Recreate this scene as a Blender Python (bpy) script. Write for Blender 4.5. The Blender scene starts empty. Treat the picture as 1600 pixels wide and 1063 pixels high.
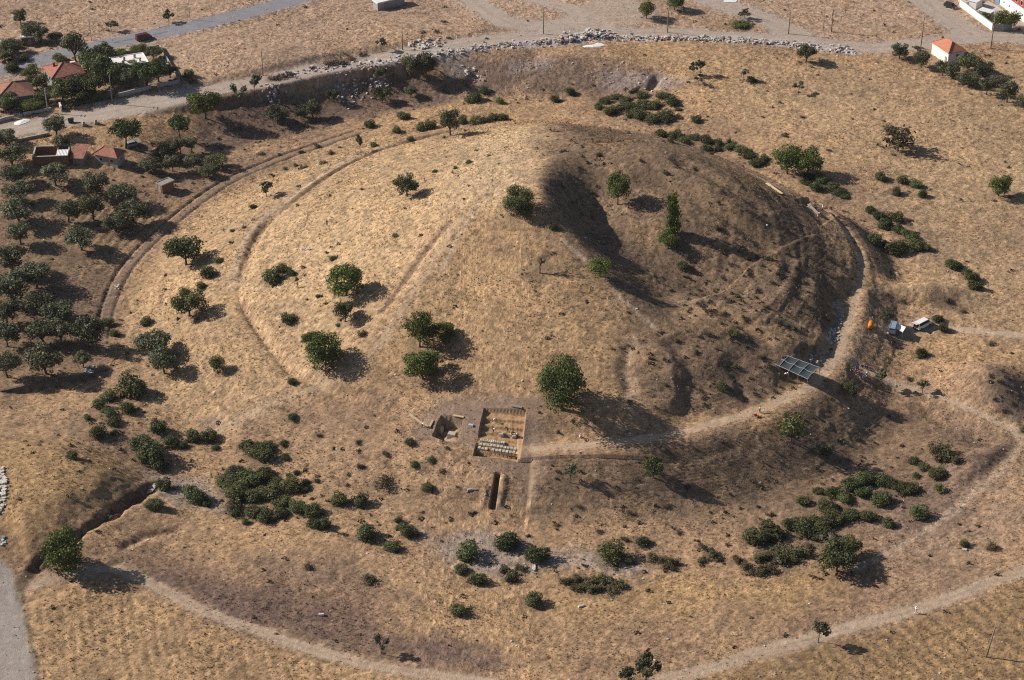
import bpy, bmesh, math, random
import numpy as np
from mathutils import Vector, Matrix, Euler

S = bpy.context.scene
COL = S.collection
R = math.radians

# ------------------------------------------------------------------ camera, sky, sun, exposure
CAM_H = 245.0
PITCH = R(32)
FOC = 3057.0                       # focal length in photo pixels (1600 wide)
cam_d = bpy.data.cameras.new('camera')
cam = bpy.data.objects.new('camera', cam_d)
COL.objects.link(cam)
cam.location = (0, 0, CAM_H)
cam.rotation_euler = (R(90) - PITCH, 0, 0)
cam_d.sensor_width = 36
cam_d.lens = 36 * FOC / 1600
cam_d.clip_start = 1
cam_d.clip_end = 9000
S.camera = cam

SUN_EL = R(32)
SHADOW_AZ = R(-13)                 # shadows run to +x and a little towards the camera
W = bpy.data.worlds.new('World')
S.world = W
W.use_nodes = True
wn = W.node_tree.nodes
sky = wn.new('ShaderNodeTexSky')
sky.sky_type = 'NISHITA'
sky.sun_disc = False
sky.sun_elevation = SUN_EL
sdx, sdy = -math.cos(SHADOW_AZ), -math.sin(SHADOW_AZ)
sky.sun_rotation = math.atan2(sdx, sdy)
sky.altitude = 200
sky.air_density = 1.0
sky.dust_density = 1.5
wn['Background'].inputs['Strength'].default_value = 0.05
W.node_tree.links.new(sky.outputs[0], wn['Background'].inputs[0])

sun_d = bpy.data.lights.new('sun', 'SUN')
sun_d.energy = 4.6
sun_d.angle = R(0.5)
sun_d.color = (1.0, 0.895, 0.77)
sun = bpy.data.objects.new('sun', sun_d)
COL.objects.link(sun)
ldir = Vector((math.cos(SHADOW_AZ) * math.cos(SUN_EL), math.sin(SHADOW_AZ) * math.cos(SUN_EL), -math.sin(SUN_EL)))
sun.rotation_euler = ldir.to_track_quat('-Z', 'Y').to_euler()

S.view_settings.view_transform = 'Standard'
S.view_settings.look = 'None'
S.view_settings.exposure = 0.45
S.view_settings.gamma = 1.0
S.cycles.use_denoising = False       # keep the grain of grass and soil
S.cycles.pixel_filter_type = 'BLACKMAN_HARRIS'
S.cycles.filter_width = 1.15
S.cycles.max_bounces = 4
S.cycles.diffuse_bounces = 2
S.cycles.glossy_bounces = 2
S.cycles.transparent_max_bounces = 8

rng = np.random.default_rng(7)
random.seed(7)

# ------------------------------------------------------------------ pixel <-> world
def ray(u, v):
    x = (u - 800) / FOC; y = (531.5 - v) / FOC
    return np.array((x, math.cos(PITCH) + y * math.sin(PITCH), -math.sin(PITCH) + y * math.cos(PITCH)))

def at_z(u, v, z):
    d = ray(u, v); t = (z - CAM_H) / d[2]
    return np.array((d[0] * t, d[1] * t))

# ------------------------------------------------------------------ noise
def vnoise(X, Y, scale, seed):
    """smooth value noise, about -1..1"""
    g = np.random.default_rng(seed).uniform(-1, 1, (256, 256))
    x = X / scale + seed * 3.17; y = Y / scale + seed * 5.31
    xi = np.floor(x).astype(int); yi = np.floor(y).astype(int)
    fx = x - xi; fy = y - yi
    fx = fx * fx * (3 - 2 * fx); fy = fy * fy * (3 - 2 * fy)
    a = g[xi % 256, yi % 256]; b = g[(xi + 1) % 256, yi % 256]
    c = g[xi % 256, (yi + 1) % 256]; d = g[(xi + 1) % 256, (yi + 1) % 256]
    return (a * (1 - fx) + b * fx) * (1 - fy) + (c * (1 - fx) + d * fx) * fy

def fbm(X, Y, scale, seed, octaves=4, gain=0.5):
    r = np.zeros_like(X); amp = 1; tot = 0
    for k in range(octaves):
        r += amp * vnoise(X, Y, scale / 2 ** k, seed + k * 11); tot += amp; amp *= gain
    return r / tot * 1.6

def sst(x, a=0.0, b=1.0):
    t = np.clip((x - a) / (b - a), 0, 1)
    return t * t * (3 - 2 * t)

# ------------------------------------------------------------------ the grid of the ground: dense in the middle, reaching to the horizon
def axis(lo, hi, step):
    core = np.arange(lo, hi + 1e-6, step)
    outs = []
    d = step * 2; p = core[-1]
    while p < 4200:
        p += d; d *= 1.25; outs.append(p)
    ins = []
    d = step * 2; p = core[0]
    while p > -4200:
        p -= d; d *= 1.25; ins.append(p)
    return np.concatenate([np.array(ins[::-1]), core, np.array(outs)])
GS = 0.4
def finer(a, lo, hi, step):
    return np.concatenate([a[a < lo - step], np.arange(lo, hi, step), a[a > hi]])
gx = finer(axis(-192, 192, GS), -18, 4, .13)      # closer lines where the trenches are dug
gy = finer(axis(258, 640, GS), 326, 354, .13)
X, Y = np.meshgrid(gx, gy)          # shape (ny, nx)

# ------------------------------------------------------------------ large shape of the terrain
PLAIN = [  # photo column, photo row, height of the ground there
    (300,152,6.2),(350,140,6.5),(420,128,6.6),(500,112,6.8),(600,97,7),(700,90,7),(800,90,7),(880,92,7),(950,97,6.8),(1010,106,6.4),(1080,128,5.5),
    (330,218,.6),(390,204,.4),(430,190,.4),(500,168,.4),(560,156,.4),(620,148,.5),(700,142,.7),(790,144,1.0),(880,145,1.4),(950,145,1.6),(1010,149,2.4),
    (255,175,5.6),(262,225,2.6),(225,190,5.6),(150,205,5.4),
    (1150,160,4.5),(1250,150,4.4),(1400,230,4.0),(1500,400,3.6),(1440,507,3.3),(1400,540,3.4),(1560,540,3.2),(1600,640,2.6),(1600,740,1.8),(1500,820,1.0),(1330,900,0.8),
    (1150,920,0.5),(1000,930,0.4),(850,930,0.2),(700,920,0.2),(550,910,0.4),(400,900,0.8),(250,870,1.2),(200,900,1.8),(100,1000,2.2),(400,1040,1.5),
    (800,1045,1.0),(1100,1030,1.0),(1300,1000,1.3),(1550,1000,2.0),(1600,890,1.6),
    (30,760,5.6),(100,740,5.0),(120,700,4.4),(170,750,3.4),(60,840,4.4),(20,700,4.6),(20,870,2.8),
    (150,655,2.6),(60,620,2.4),(100,560,2.2),(60,450,2.0),(50,300,3.4),(130,330,2.6),(200,300,2.2),(100,215,5.0),(60,130,6.2),
    (200,40,7),(500,40,7.4),(700,20,7.6),(850,70,7.2),(1000,70,7),(1200,30,6.8),(1350,60,6.2),(1550,60,6.0),(1480,95,5.8),(1560,160,5.2),(1600,300,4.4),
    (165,500,0.9),(190,430,0.9),(235,380,0.9),(300,320,0.9),(370,275,0.9),(440,245,0.9),(520,216,0.9),(590,198,1.0),
    (660,180,.9),(760,168,1.0),(900,164,1.5),(1000,184,2.6),(1100,190,3.4),(1200,225,4.2),(1300,285,4.8),(1380,350,4.4),(1440,420,4.0),
    (200,560,1.2),(300,620,1.2),(240,740,0.2),(330,780,0.1),(500,820,0.2),(620,850,0.1),(730,868,0.0),(860,850,0.4),(1000,840,0.5),(1130,850,0.5),(1220,845,0.4),(1350,790,0.4),(1430,735,0.5),(1440,660,2.0),(1500,690,1.8),
]
pp = np.array([at_z(u, v, z) for u, v, z in PLAIN]); pz = np.array([p[2] for p in PLAIN])
far = np.array([(-600, 100), (600, 100), (-600, 900), (600, 900), (0, 1200), (0, -200)], float)
pp = np.vstack([pp, far]); pz = np.concatenate([pz, [2, 2, 7, 7, 8, 1.5]])
D = np.sqrt(((pp[:, None] - pp[None]) ** 2).sum(-1) + 9)
wts = np.linalg.solve(np.block([[D, np.ones((len(pp), 1))], [np.ones((1, len(pp))), np.zeros((1, 1))]]), np.concatenate([pz, [0]]))
ZP = np.full_like(X, wts[-1])
for k in range(len(pp)):
    ZP += wts[k] * np.sqrt((X - pp[k, 0]) ** 2 + (Y - pp[k, 1]) ** 2 + 9)
fade = sst(np.maximum(np.abs(X) - 260, np.maximum(Y - 740, 200 - Y)), 0, 400)
ZP = ZP * (1 - fade) + 4.0 * fade

CX, CY = 8.0, 411.0
RING = [(375,460,7),(385,490,7),(410,525,6.6),(460,590,6.2),(540,625,6.2),(640,655,6.6),(760,690,7.2),(840,702,7.6),(980,692,8.3),(1110,665,8.7),(1180,649,8.8),(1275,600,8.5),
        (1310,545,7.6),(1335,460,8),(1342,400,9),(1300,335,10),(1228,300,11),(1150,262,12),(1010,214,12.2),(900,200,12.2),(800,192,12),(700,205,11.4),(590,234,10.8),
        (510,272,10),(440,325,9),(392,385,8)]
ra = []
for u, v, z in RING:
    p = at_z(u, v, z); ra.append((math.atan2(p[1] - CY, p[0] - CX), math.hypot(p[0] - CX, p[1] - CY), z))
ra.sort()
ra = np.array(ra)
ta = np.concatenate([ra[:, 0] - 2 * math.pi, ra[:, 0], ra[:, 0] + 2 * math.pi])
TH = np.arctan2(Y - CY, X - CX); RR = np.hypot(X - CX, Y - CY)
fine = np.linspace(-math.pi, math.pi, 721)
def per(vals, blur=12):
    f = np.interp(fine, ta, np.tile(vals, 3))[:-1]
    k = np.exp(-np.linspace(-2, 2, 2 * blur + 1) ** 2); k /= k.sum()
    f = np.convolve(np.concatenate([f[-60:], f, f[:60]]), k, 'same')[60:-60]
    return np.concatenate([f, f[:1]])
fR, fz = per(ra[:, 1]), per(ra[:, 2])
RB = np.interp(TH, fine, fR); ZB = np.interp(TH, fine, fz)
# width of the slope below the bench, by direction (degrees, 0 = right, -90 = towards the camera)
wa = np.array([-180, -150, -120, -95, -70, -45, -20, 0, 30, 60, 90, 120, 150, 180]); ww = np.array([30, 28, 24, 19, 18, 20, 14, 12, 11, 12, 14, 20, 28, 30])
WB = np.interp(np.degrees(TH), wa, ww)
d = RR - RB
rho = np.clip(RR / RB, 0, 1)
apex = 31.0
g = 1 - np.sqrt((rho * 1.0) ** 2 + 0.05 ** 2) + 0.05
g = np.clip(g / (1.0 - (math.sqrt(1 + .0025) - 1) * 0), 0, 1)
steep = np.interp(np.degrees(TH), [-180, -90, -60, -30, 0, 40, 70, 100, 180], [0, 0, .0, .03, .09, .08, .03, 0, 0])
g = g + steep * np.sin(np.pi * rho)          # fuller, steeper towards the bench on the right
Z_in = ZB + (apex - ZB) * g
Z_out = ZP + (ZB - ZP) * (1 - sst(d / WB, 0.02, 1.0))
Z = np.where(d < 0, Z_in, Z_out)
# a narrow flat shelf on the bench itself
shelf = np.where(d < 0, np.exp(-(d / 1.1) ** 2), np.exp(-(d / 2.4) ** 2))
Z = Z * (1 - 0.7 * shelf) + ZB * 0.7 * shelf

def bil(A, x, y):
    ix = np.clip(np.searchsorted(gx, x) - 1, 0, len(gx) - 2); iy = np.clip(np.searchsorted(gy, y) - 1, 0, len(gy) - 2)
    fx = (x - gx[ix]) / (gx[ix + 1] - gx[ix]); fy = (y - gy[iy]) / (gy[iy + 1] - gy[iy])
    return (A[iy, ix] * (1 - fx) + A[iy, ix + 1] * fx) * (1 - fy) + (A[iy + 1, ix] * (1 - fx) + A[iy + 1, ix + 1] * fx) * fy

ts = np.arange(285, 900, 0.7)
def at(u, v):
    """the point of the ground seen at photo pixel (u, v)"""
    dr = ray(u, v)
    px = dr[0] * ts; py = dr[1] * ts; pzz = CAM_H + dr[2] * ts
    below = pzz < bil(Z, px, py)
    k = int(np.argmax(below))
    if not below.any(): k = len(ts) - 1
    a, b = ts[max(k - 1, 0)], ts[k]
    for _ in range(12):
        m = (a + b) / 2
        if CAM_H + dr[2] * m < bil(Z, dr[0] * m, dr[1] * m): b = m
        else: a = m
    return Vector((dr[0] * b, dr[1] * b, CAM_H + dr[2] * b))

def gz(x, y): return float(bil(Z, np.array(x), np.array(y)))
def ppm(p):   # photo pixels per metre at a world point
    c = p.y * math.cos(PITCH) - (p.z - CAM_H) * math.sin(PITCH)
    return FOC / c

# ------------------------------------------------------------------ distance to polylines
def smooth_line(P, n=3):
    P = np.array(P, float)
    for _ in range(n):
        if len(P) < 3: break
        Q = np.empty((2 * len(P) - 2, 2)); Q[0::2] = .75 * P[:-1] + .25 * P[1:]; Q[1::2] = .25 * P[:-1] + .75 * P[1:]
        P = np.vstack([P[:1], Q, P[-1:]])
    return P
def world(pts): return [tuple(at(u, v)[:2]) for u, v in pts]
def pl(P, margin):
    """window of the grid around polyline P: slices, distance, side (+ = left of travel), fraction along"""
    P = np.array(P, float)
    x0, y0 = P.min(0) - margin; x1, y1 = P.max(0) + margin
    sx = slice(max(np.searchsorted(gx, x0) - 1, 0), np.searchsorted(gx, x1) + 1)
    sy = slice(max(np.searchsorted(gy, y0) - 1, 0), np.searchsorted(gy, y1) + 1)
    x = X[sy, sx]; y = Y[sy, sx]
    best = np.full(x.shape, 1e9); side = np.zeros(x.shape); fr = np.zeros(x.shape)
    seg = np.hypot(*(P[1:] - P[:-1]).T); cum = np.concatenate([[0], np.cumsum(seg)]); tot = cum[-1]
    for k in range(len(P) - 1):
        a = P[k]; b = P[k + 1]; ab = b - a; L2 = ab @ ab + 1e-12
        t = np.clip(((x - a[0]) * ab[0] + (y - a[1]) * ab[1]) / L2, 0, 1)
        dx = x - a[0] - t * ab[0]; dy = y - a[1] - t * ab[1]
        dd = np.hypot(dx, dy); m = dd < best
        best[m] = dd[m]; side[m] = np.sign(ab[0] * dy - ab[1] * dx)[m]; fr[m] = ((cum[k] + t * seg[k]) / tot)[m]
    return (sy, sx), best, side, fr
def inside(P, x, y):
    P = np.array(P, float); r = np.zeros(x.shape, bool)
    for k in range(len(P)):
        a = P[k]; b = P[(k + 1) % len(P)]
        if a[1] == b[1]: continue
        c = ((a[1] > y) != (b[1] > y)) & (x < (b[0] - a[0]) * (y - a[1]) / (b[1] - a[1]) + a[0])
        r ^= c
    return r
def area(P, soft=2.0, wob=0.0, seed=3):
    """window and soft mask (0..1) of polygon P given as photo pixels"""
    P = np.array(world(P)); m = soft * 2 + wob * 2 + 1
    sl, dd, _, _ = pl(np.vstack([P, P[:1]]), m)
    x = X[sl]; y = Y[sl]
    sd = np.where(inside(P, x, y), dd, -dd)
    if wob: sd = sd + wob * fbm(x, y, max(wob * 3, 3), seed, 3)
    return sl, sst(sd, -soft, soft)
def strip(pts, width, soft=0.6, wob=0.0, seed=5, n=3):
    P = smooth_line(world(pts), n)
    sl, dd, side, fr = pl(P, width + soft * 2 + wob * 2 + 1)
    if wob: dd = dd + wob * fbm(X[sl], Y[sl], max(wob * 4, 2.5), seed, 3)
    return sl, 1 - sst(dd, width / 2 - soft / 2, width / 2 + soft / 2)
# ------------------------------------------------------------------ smaller landforms
def carve(pts, depth, width, n=3, taper=True, wob=0):
    sl, dd, side, fr = pl(smooth_line(world(pts), n), width * 2.5)
    if wob: dd = np.abs(dd + wob * fbm(X[sl], Y[sl], 4, 19, 3))
    k = np.exp(-(dd / width) ** 2) * (np.clip(np.minimum(fr, 1 - fr) * 8, 0, 1) if taper else 1)
    Z[sl] -= depth * k
def drop(pts, depth, ramp, reach, sgn, n=3, wob=0):
    """lower the ground on one side of a line, fading out over reach"""
    sl, dd, side, fr = pl(smooth_line(world(pts), n), reach * 3)
    if wob: dd = np.abs(dd + wob * fbm(X[sl], Y[sl], wob * 5, 17, 3))
    on = (side * sgn > 0) & (dd < 1e8)
    k = sst(dd, 0, ramp) * np.exp(-(dd / reach) ** 2) * np.clip(np.minimum(fr, 1 - fr) * 5, 0, 1)
    Z[sl] -= depth * np.where(on, k, 0)
def bump(u, v, h, rx, ry, rot=0):
    p = at(u, v); c, s = math.cos(R(rot)), math.sin(R(rot))
    x0, y0 = X - p.x, Y - p.y
    a = (x0 * c + y0 * s) / rx; b = (-x0 * s + y0 * c) / ry
    Z[:] += h * np.exp(-(a * a + b * b))

bump(868, 212, 3.0, 12, 12, 0); bump(1030, 264, 5.5, 25, 13, -12); bump(1150, 315, 3.0, 16, 11, -25)
RIDGE = [(858,232),(846,262),(834,300),(848,342),(885,378),(925,418),(965,455),(1010,500),(1060,530)]
drop(RIDGE, 7.6, 15, 32, +1)
carve([(885,285),(945,335),(1025,392),(1110,436),(1200,474)], 3.0, 8.0)                       # hollow on the right flank
TRACK = [(335,676),(400,642),(440,626),(490,607),(530,590),(560,568),(590,538),(620,500),(650,452),(685,395),(712,350),(745,322)]
carve(TRACK, -0.9, 6.0)
carve([(704,345),(672,385),(640,430),(612,470),(596,486)], 0.55, 1.1)
carve([(985,530),(978,575),(985,620)], 0.8, 1.6)
for P in ([(985,270),(1070,305),(1160,352),(1215,395)], [(1045,245),(1130,285),(1205,335)], [(1090,470),(1150,500),(1215,540)]): carve(P, 1.2, 1.8)
drop([(1020,540),(1052,575),(1050,615),(1030,650)], 1.8, 4, 9, +1, wob=1.0); drop([(1110,575),(1150,600),(1150,640)], 1.2, 3.5, 8, +1, wob=1.0)
bump(1075, 575, 1.6, 9, 6, 20); bump(1140, 600, -1.2, 8, 5, 10)
TERR = [(742,196),(700,205),(645,219),(592,233),(552,250),(512,272),(482,295),(445,323),(412,355),(394,386),(382,420),(377,447)]
carve(TERR, 1.2, 1.2, wob=.4)
carve([(380,470),(388,495),(412,528),(440,560),(461,592)], 0.6, 0.9)
# bottom left: the gully, and the bank above it
GSIDE = -1
GULLY = [(252,752),(225,772),(190,790),(150,818),(118,838),(70,872),(48,892),(28,918)]
drop(GULLY, GSIDE * 2.3, 11, 24, +1 if GSIDE > 0 else -1, wob=1.6)
carve(GULLY, 1.5, 1.1, wob=1.0)
carve([(290,826),(250,832),(215,842),(185,860)], 0.7, 1.0)
# channel beside the gravel track on the left
TRK = [(160,528),(166,495),(178,455),(200,415),(230,383),(262,353),(300,322),(330,300),(370,276),(420,255),(470,236),(520,220),(560,206)]
TRK_W = smooth_line(world(TRK), 3)
def offset(P, o):
    P = np.array(P); t = np.gradient(P, axis=0); t /= np.hypot(*t.T)[:, None] + 1e-9
    return np.c_[P[:, 0] - t[:, 1] * o, P[:, 1] + t[:, 0] * o]
for o, dep in ((1.8, .5), (-1.4, .35)):
    sl, dd, _, _ = pl(offset(TRK_W, o), 2)
    Z[sl] -= dep * np.exp(-(dd / .42) ** 2)
drop([(170,577),(120,590),(60,600),(0,612)], 1.1, 0.6, 9, +1)
# spoil heaps and hollows on the right
bump(1540, 606, 4.6, 8, 8, 0); bump(1572, 625, 2.0, 6, 7)
bump(1452, 464, 3.4, 9, 4.0, -10); bump(1405, 458, 1.4, 5, 3, 0)
drop([(1440,610),(1480,628),(1530,655),(1575,682),(1590,700)], 2.2, 5, 9, -1)
drop([(1590,692),(1578,715),(1540,745),(1500,775)], -1.5, 4, 8, -1)
carve([(1298,440),(1306,470),(1308,500),(1300,520)], 1.9, 2.2)
for P in ([(1256,405),(1240,435),(1226,468)], [(1222,408),(1206,440)], [(1275,440),(1268,475)]):
    carve(P, -.7, 1.8)
drop([(1345,560),(1375,640),(1400,700)], .7, 6, 9, -1)
bump(1330, 640, .8, 8, 6, 30)
drop([(836,702),(834,745),(828,800),(822,835)], .7, 1.0, 5, -1)
# gully heads in the far bank
carve([(1030,117),(1022,130),(1018,142)], 1.8, 1.4); carve([(745,112),(738,125),(728,135)], 1.6, 1.6)
bump(318, 140, 1.6, 5, 3, 40)
carve([(788,740),(786,765),(779,796)], -.55, .8); carve([(760,755),(757,775),(755,795)], -.4, .7)
# dug trenches
def tread(pts): return np.array(world(pts))
BIGPIT = tread([(757,638),(822,640),(812,722),(740,712)])
def pit(P, floor_of, soft=0.09):
    sl, dd, _, _ = pl(np.vstack([P, P[:1]]), 2)
    x, y = X[sl], Y[sl]
    sd = np.where(inside(P, x, y), dd, -dd)
    m = sst(sd, -soft, soft)
    Z[sl] = Z[sl] * (1 - m) + floor_of(x, y, Z[sl]) * m
    return sl, m
ba = (BIGPIT[0] + BIGPIT[1]) / 2; bb = (BIGPIT[2] + BIGPIT[3]) / 2
bl = np.hypot(*(bb - ba)); bdir = (bb - ba) / bl
bz0, bz1 = gz(*ba), gz(*bb)
print('TRENCH', bl, np.hypot(*(BIGPIT[1] - BIGPIT[0])), bz0, bz1)
WZ = bz1 - .3                      # level of the stone wall's lowest step
def big_floor(x, y, z):
    t = ((x - ba[0]) * bdir[0] + (y - ba[1]) * bdir[1]) / bl
    f = np.interp(t, [0, .15, .165, .30, .315, .43, .445, .56, .57, .655, .66, .73, .735, .80, .805, 1.0],
                  [bz0 - 1.5, bz0 - 1.6, bz0 - 2.3, bz0 - 2.3, bz0 - 3.0, bz0 - 3.0, bz0 - 3.6, bz0 - 3.6, WZ + .75, WZ + .75, WZ + .35, WZ + .35, WZ - .05, WZ - .05, WZ - 1.15, bz1 - .75])
    return f + .09 * vnoise(x, y, 0.7, 31)
PIT_BIG = pit(BIGPIT, big_floor)
SMALLPIT = tread([(690,650),(706,649),(724,653),(719,674),(713,690),(694,689),(676,681),(682,665)])
sp0 = SMALLPIT.mean(0); sz0 = gz(*sp0)
PIT_SMALL = pit(SMALLPIT, lambda x, y, z: np.minimum(z - .3, sz0 - np.interp(x, [SMALLPIT[:, 0].min() + 1.5, SMALLPIT[:, 0].max() - 1.5], [2.5, 1.2]) + .3 * vnoise(x, y, .9, 33)))
SLIT = tread([(774,738),(782,738),(774,794),(764,794)])
PIT_SLIT = pit(SLIT, lambda x, y, z: z - 1.4)
RPIT = tread([(1244,314),(1262,309),(1276,312),(1262,318),(1248,319)])
PIT_R = pit(RPIT, lambda x, y, z: z - 2.0)
RCUT = tread([(1255,322),(1278,314),(1300,340),(1282,352)])
PIT_RC = pit(RCUT, lambda x, y, z: z - .55, .4)

# ------------------------------------------------------------------ roads and paths: where they run
ASPHALT = [(-60,128),(0,112),(50,97),(100,83),(150,73),(220,58),(300,42),(380,22),(440,6),(510,-14)]
DIRTROADS = [  # points, width
    ([(-40,214),(0,207),(60,197),(110,186),(170,176),(230,163),(290,151),(330,141),(400,131),(470,113),(540,100),(600,90),(680,76),(760,62),(850,55),(920,53),(1000,50),(1100,54),(1200,61),(1300,70),(1370,75),(1430,70),(1500,60),(1560,58),(1640,57)], 7.5),
    ([(728,-12),(750,10),(775,28),(800,38),(850,42),(900,36),(935,45)], 8),
    ([(800,-14),(830,-4),(868,8),(905,20),(900,34)], 6),
    ([(1085,-10),(1130,8),(1180,24),(1225,44),(1255,62)], 9),
    ([(1430,-10),(1462,16),(1495,38),(1520,56)], 9),
    ([(1640,-2),(1602,38),(1580,55)], 8),
]
FIELDPATH = [([(185,889),(230,908),(270,931),(330,960),(400,985),(470,1010),(540,1031),(620,1047),(700,1059),(790,1070)], 2.4),
             ([(1020,1066),(1060,1056),(1110,1045),(1180,1021),(1260,1000),(1340,977),(1420,957),(1480,937),(1540,912),(1620,886)], 3.0),
             ([(185,889),(160,888),(125,893),(80,905),(38,918)], 2.2),
             ([(1610,692),(1585,672),(1545,655),(1500,633),(1450,612),(1400,598),(1345,575),(1310,552)], 1.5),
             ([(1620,527),(1540,519),(1480,513),(1420,512)], 2.2)]
BENCHPATH = [([(832,702),(900,697),(980,690),(1050,680),(1110,663),(1180,645),(1230,622),(1275,598),(1300,570)], 2.3),
             ([(1300,570),(1314,540),(1329,500),(1338,458)], 2.1),
             ([(1338,458),(1350,430),(1342,398),(1325,370),(1305,345)], 1.6),
             ([(1275,330),(1240,305),(1210,289),(1170,270)], 1.2)]
LANE = [(-30,830),(-8,880),(8,930),(22,1000),(38,1075)]

# roads are levelled across
def level(pts, width, lift=0.0, spread=.95):
    P = smooth_line(world(pts), 3)
    zz = bil(Z, P[:, 0], P[:, 1])
    k = 9
    if len(zz) > k:
        pad = np.concatenate([np.full(k, zz[0]), zz, np.full(k, zz[-1])]); zz = np.convolve(pad, np.ones(2 * k + 1) / (2 * k + 1), 'valid')
    sl, dd, side, fr = pl(P, width)
    seg = np.hypot(*(P[1:] - P[:-1]).T); cum = np.concatenate([[0], np.cumsum(seg)]) / seg.sum()
    zt = np.interp(fr, cum, zz) + lift
    m = 1 - sst(dd, width * .5, width * spread)
    Z[sl] = Z[sl] * (1 - m) + zt * m
level(ASPHALT, 9, .25)
for P, w in DIRTROADS: level(P, w)
level(FIELDPATH[0][0], 3, -.08); level(FIELDPATH[1][0], 3.4, -.08); level(FIELDPATH[3][0], 2); level(BENCHPATH[0][0], 3.0, 0, 2.6); level(BENCHPATH[1][0], 2.6, 0, 2.0)
level(LANE, 9)

# ------------------------------------------------------------------ ground colours (soil, straw and stone, with the shade of some slopes painted in)
STRAW = np.array((.43, .290, .150)); TAN = np.array((.36, .245, .155)); PINK = np.array((.395, .288, .208))
BROWN = np.array((.205, .142, .100)); DUSK = np.array((.125, .088, .066)); PALE = np.array((.43, .325, .225)); GREY = np.array((.30, .255, .220))
ORANGE = np.array((.40, .245, .105)); RUB = np.array((.42, .40, .41)); WHITE = np.array((.66, .65, .64)); OCHRE = np.array((.30, .185, .085))
OLIVEC = np.array((.13, .125, .06))
n25, n9, n4, n2 = fbm(X, Y, 28, 1), fbm(X, Y, 9, 2), fbm(X, Y, 4, 3, 3), fbm(X, Y, 1.7, 4, 3)
C = np.empty(X.shape + (3,)); C[:] = TAN
def mixc(m, c): C[:] = C * (1 - m[..., None]) + np.array(c) * m[..., None]
def paint(slm, c, k=1.0):
    sl, m = slm; m = np.clip(m * k, 0, 1)[..., None]
    C[sl] = C[sl] * (1 - m) + np.array(c) * m
def zone(pts, c, k, soft=6, wob=4, seed=3): paint(area(pts, soft, wob, seed), c, min(1, k * 1.15))
mixc(sst(n25, -.6, .6) * .5, STRAW); mixc(sst(-n25, .1, .9) * .5, BROWN)
zone([(-80,-60),(1700,-60),(1700,60),(1300,60),(1000,40),(700,60),(400,110),(-80,200)], PINK, .75, 12, 6)
zone([(1080,100),(1700,100),(1700,300),(1450,330),(1300,240),(1100,160)], (.42,.300,.180), .7, 14, 8)
zone([(1330,280),(1700,230),(1700,520),(1480,500),(1400,400)], (.41,.295,.180), .6, 12, 8)
# the mound: straw, painted lighter on the sunlit left, darker on the shaded right
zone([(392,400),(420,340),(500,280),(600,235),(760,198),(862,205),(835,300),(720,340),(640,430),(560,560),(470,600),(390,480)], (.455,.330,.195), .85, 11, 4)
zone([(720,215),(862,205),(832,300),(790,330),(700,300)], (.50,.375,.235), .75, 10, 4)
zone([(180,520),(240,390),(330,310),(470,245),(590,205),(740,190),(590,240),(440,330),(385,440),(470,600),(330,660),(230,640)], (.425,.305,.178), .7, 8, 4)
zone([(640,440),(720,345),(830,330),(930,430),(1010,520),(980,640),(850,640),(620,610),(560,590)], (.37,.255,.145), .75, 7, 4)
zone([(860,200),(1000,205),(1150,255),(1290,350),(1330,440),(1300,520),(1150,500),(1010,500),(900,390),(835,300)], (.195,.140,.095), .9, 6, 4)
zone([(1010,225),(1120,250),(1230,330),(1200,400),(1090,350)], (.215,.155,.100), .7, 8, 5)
zone([(1000,500),(1150,500),(1290,560),(1200,640),(1030,660),(980,600)], (.195,.138,.095), .85, 7, 4)  # front right slope: its shade put into a darker brown
zone([(840,710),(1050,690),(1190,655),(1290,605),(1340,720),(1200,790),(1000,810),(850,800)], (.205,.148,.102), .9, 6, 4)  # slope below the bench, turned from the sun: shade painted into the soil colour
zone([(1340,590),(1480,640),(1590,700),(1520,760),(1390,760),(1300,680)], (.25,.175,.115), .5, 7, 4)
# far bank: its shaded slope painted as darker earth
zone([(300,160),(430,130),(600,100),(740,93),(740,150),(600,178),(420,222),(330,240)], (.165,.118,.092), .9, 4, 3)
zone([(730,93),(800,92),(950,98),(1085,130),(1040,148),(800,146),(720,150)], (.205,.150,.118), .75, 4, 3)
for P in ([(785,92),(860,92),(850,118),(790,120)], [(930,112),(1030,110),(1080,130),(1000,140),(940,128)], [(585,115),(602,112),(606,140),(588,150)], [(520,120),(560,118),(575,150),(530,150)], [(700,100),(745,98),(740,125),(705,125)], [(420,140),(440,136),(445,152),(425,154)]):
    zone(P, RUB * .8, .36, 3, 4)
# front fields
zone([(0,1070),(30,930),(100,905),(180,895),(330,965),(520,1030),(760,1075),(700,1100),(0,1100)], (.41,.280,.158), .85, 2, 1.5)
zone([(195,890),(330,900),(520,940),(700,990),(760,1040),(640,1040),(470,1005),(330,955)], (.175,.122,.098), .9, 5, 4)
zone([(380,870),(520,880),(660,930),(720,960),(560,930),(420,900)], (.225,.158,.115), .6, 4, 3)
zone([(820,950),(1000,950),(1200,960),(1280,985),(1000,1050),(830,1030)], (.27,.185,.12), .55, 8, 5)
zone([(760,930),(950,925),(1150,905),(1300,900),(1250,950),(1000,940),(850,970)], (.43,.29,.14), .6, 8, 4)
zone([(1020,1075),(1300,1002),(1480,950),(1620,900),(1700,1000),(1600,1100)], (.285,.195,.105), .85, 3, 2)
zone([(1340,800),(1480,740),(1620,720),(1620,860),(1450,900),(1380,870)], (.33,.235,.165), .6, 8, 5)
zone([(1380,760),(1480,720),(1560,720),(1480,800),(1400,860),(1370,800)], (.21,.150,.115), .7, 5, 4)
zone([(-30,700),(110,690),(200,740),(225,770),(120,835),(40,880),(-30,850)], (.33,.225,.115), .7, 5, 3)
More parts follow.
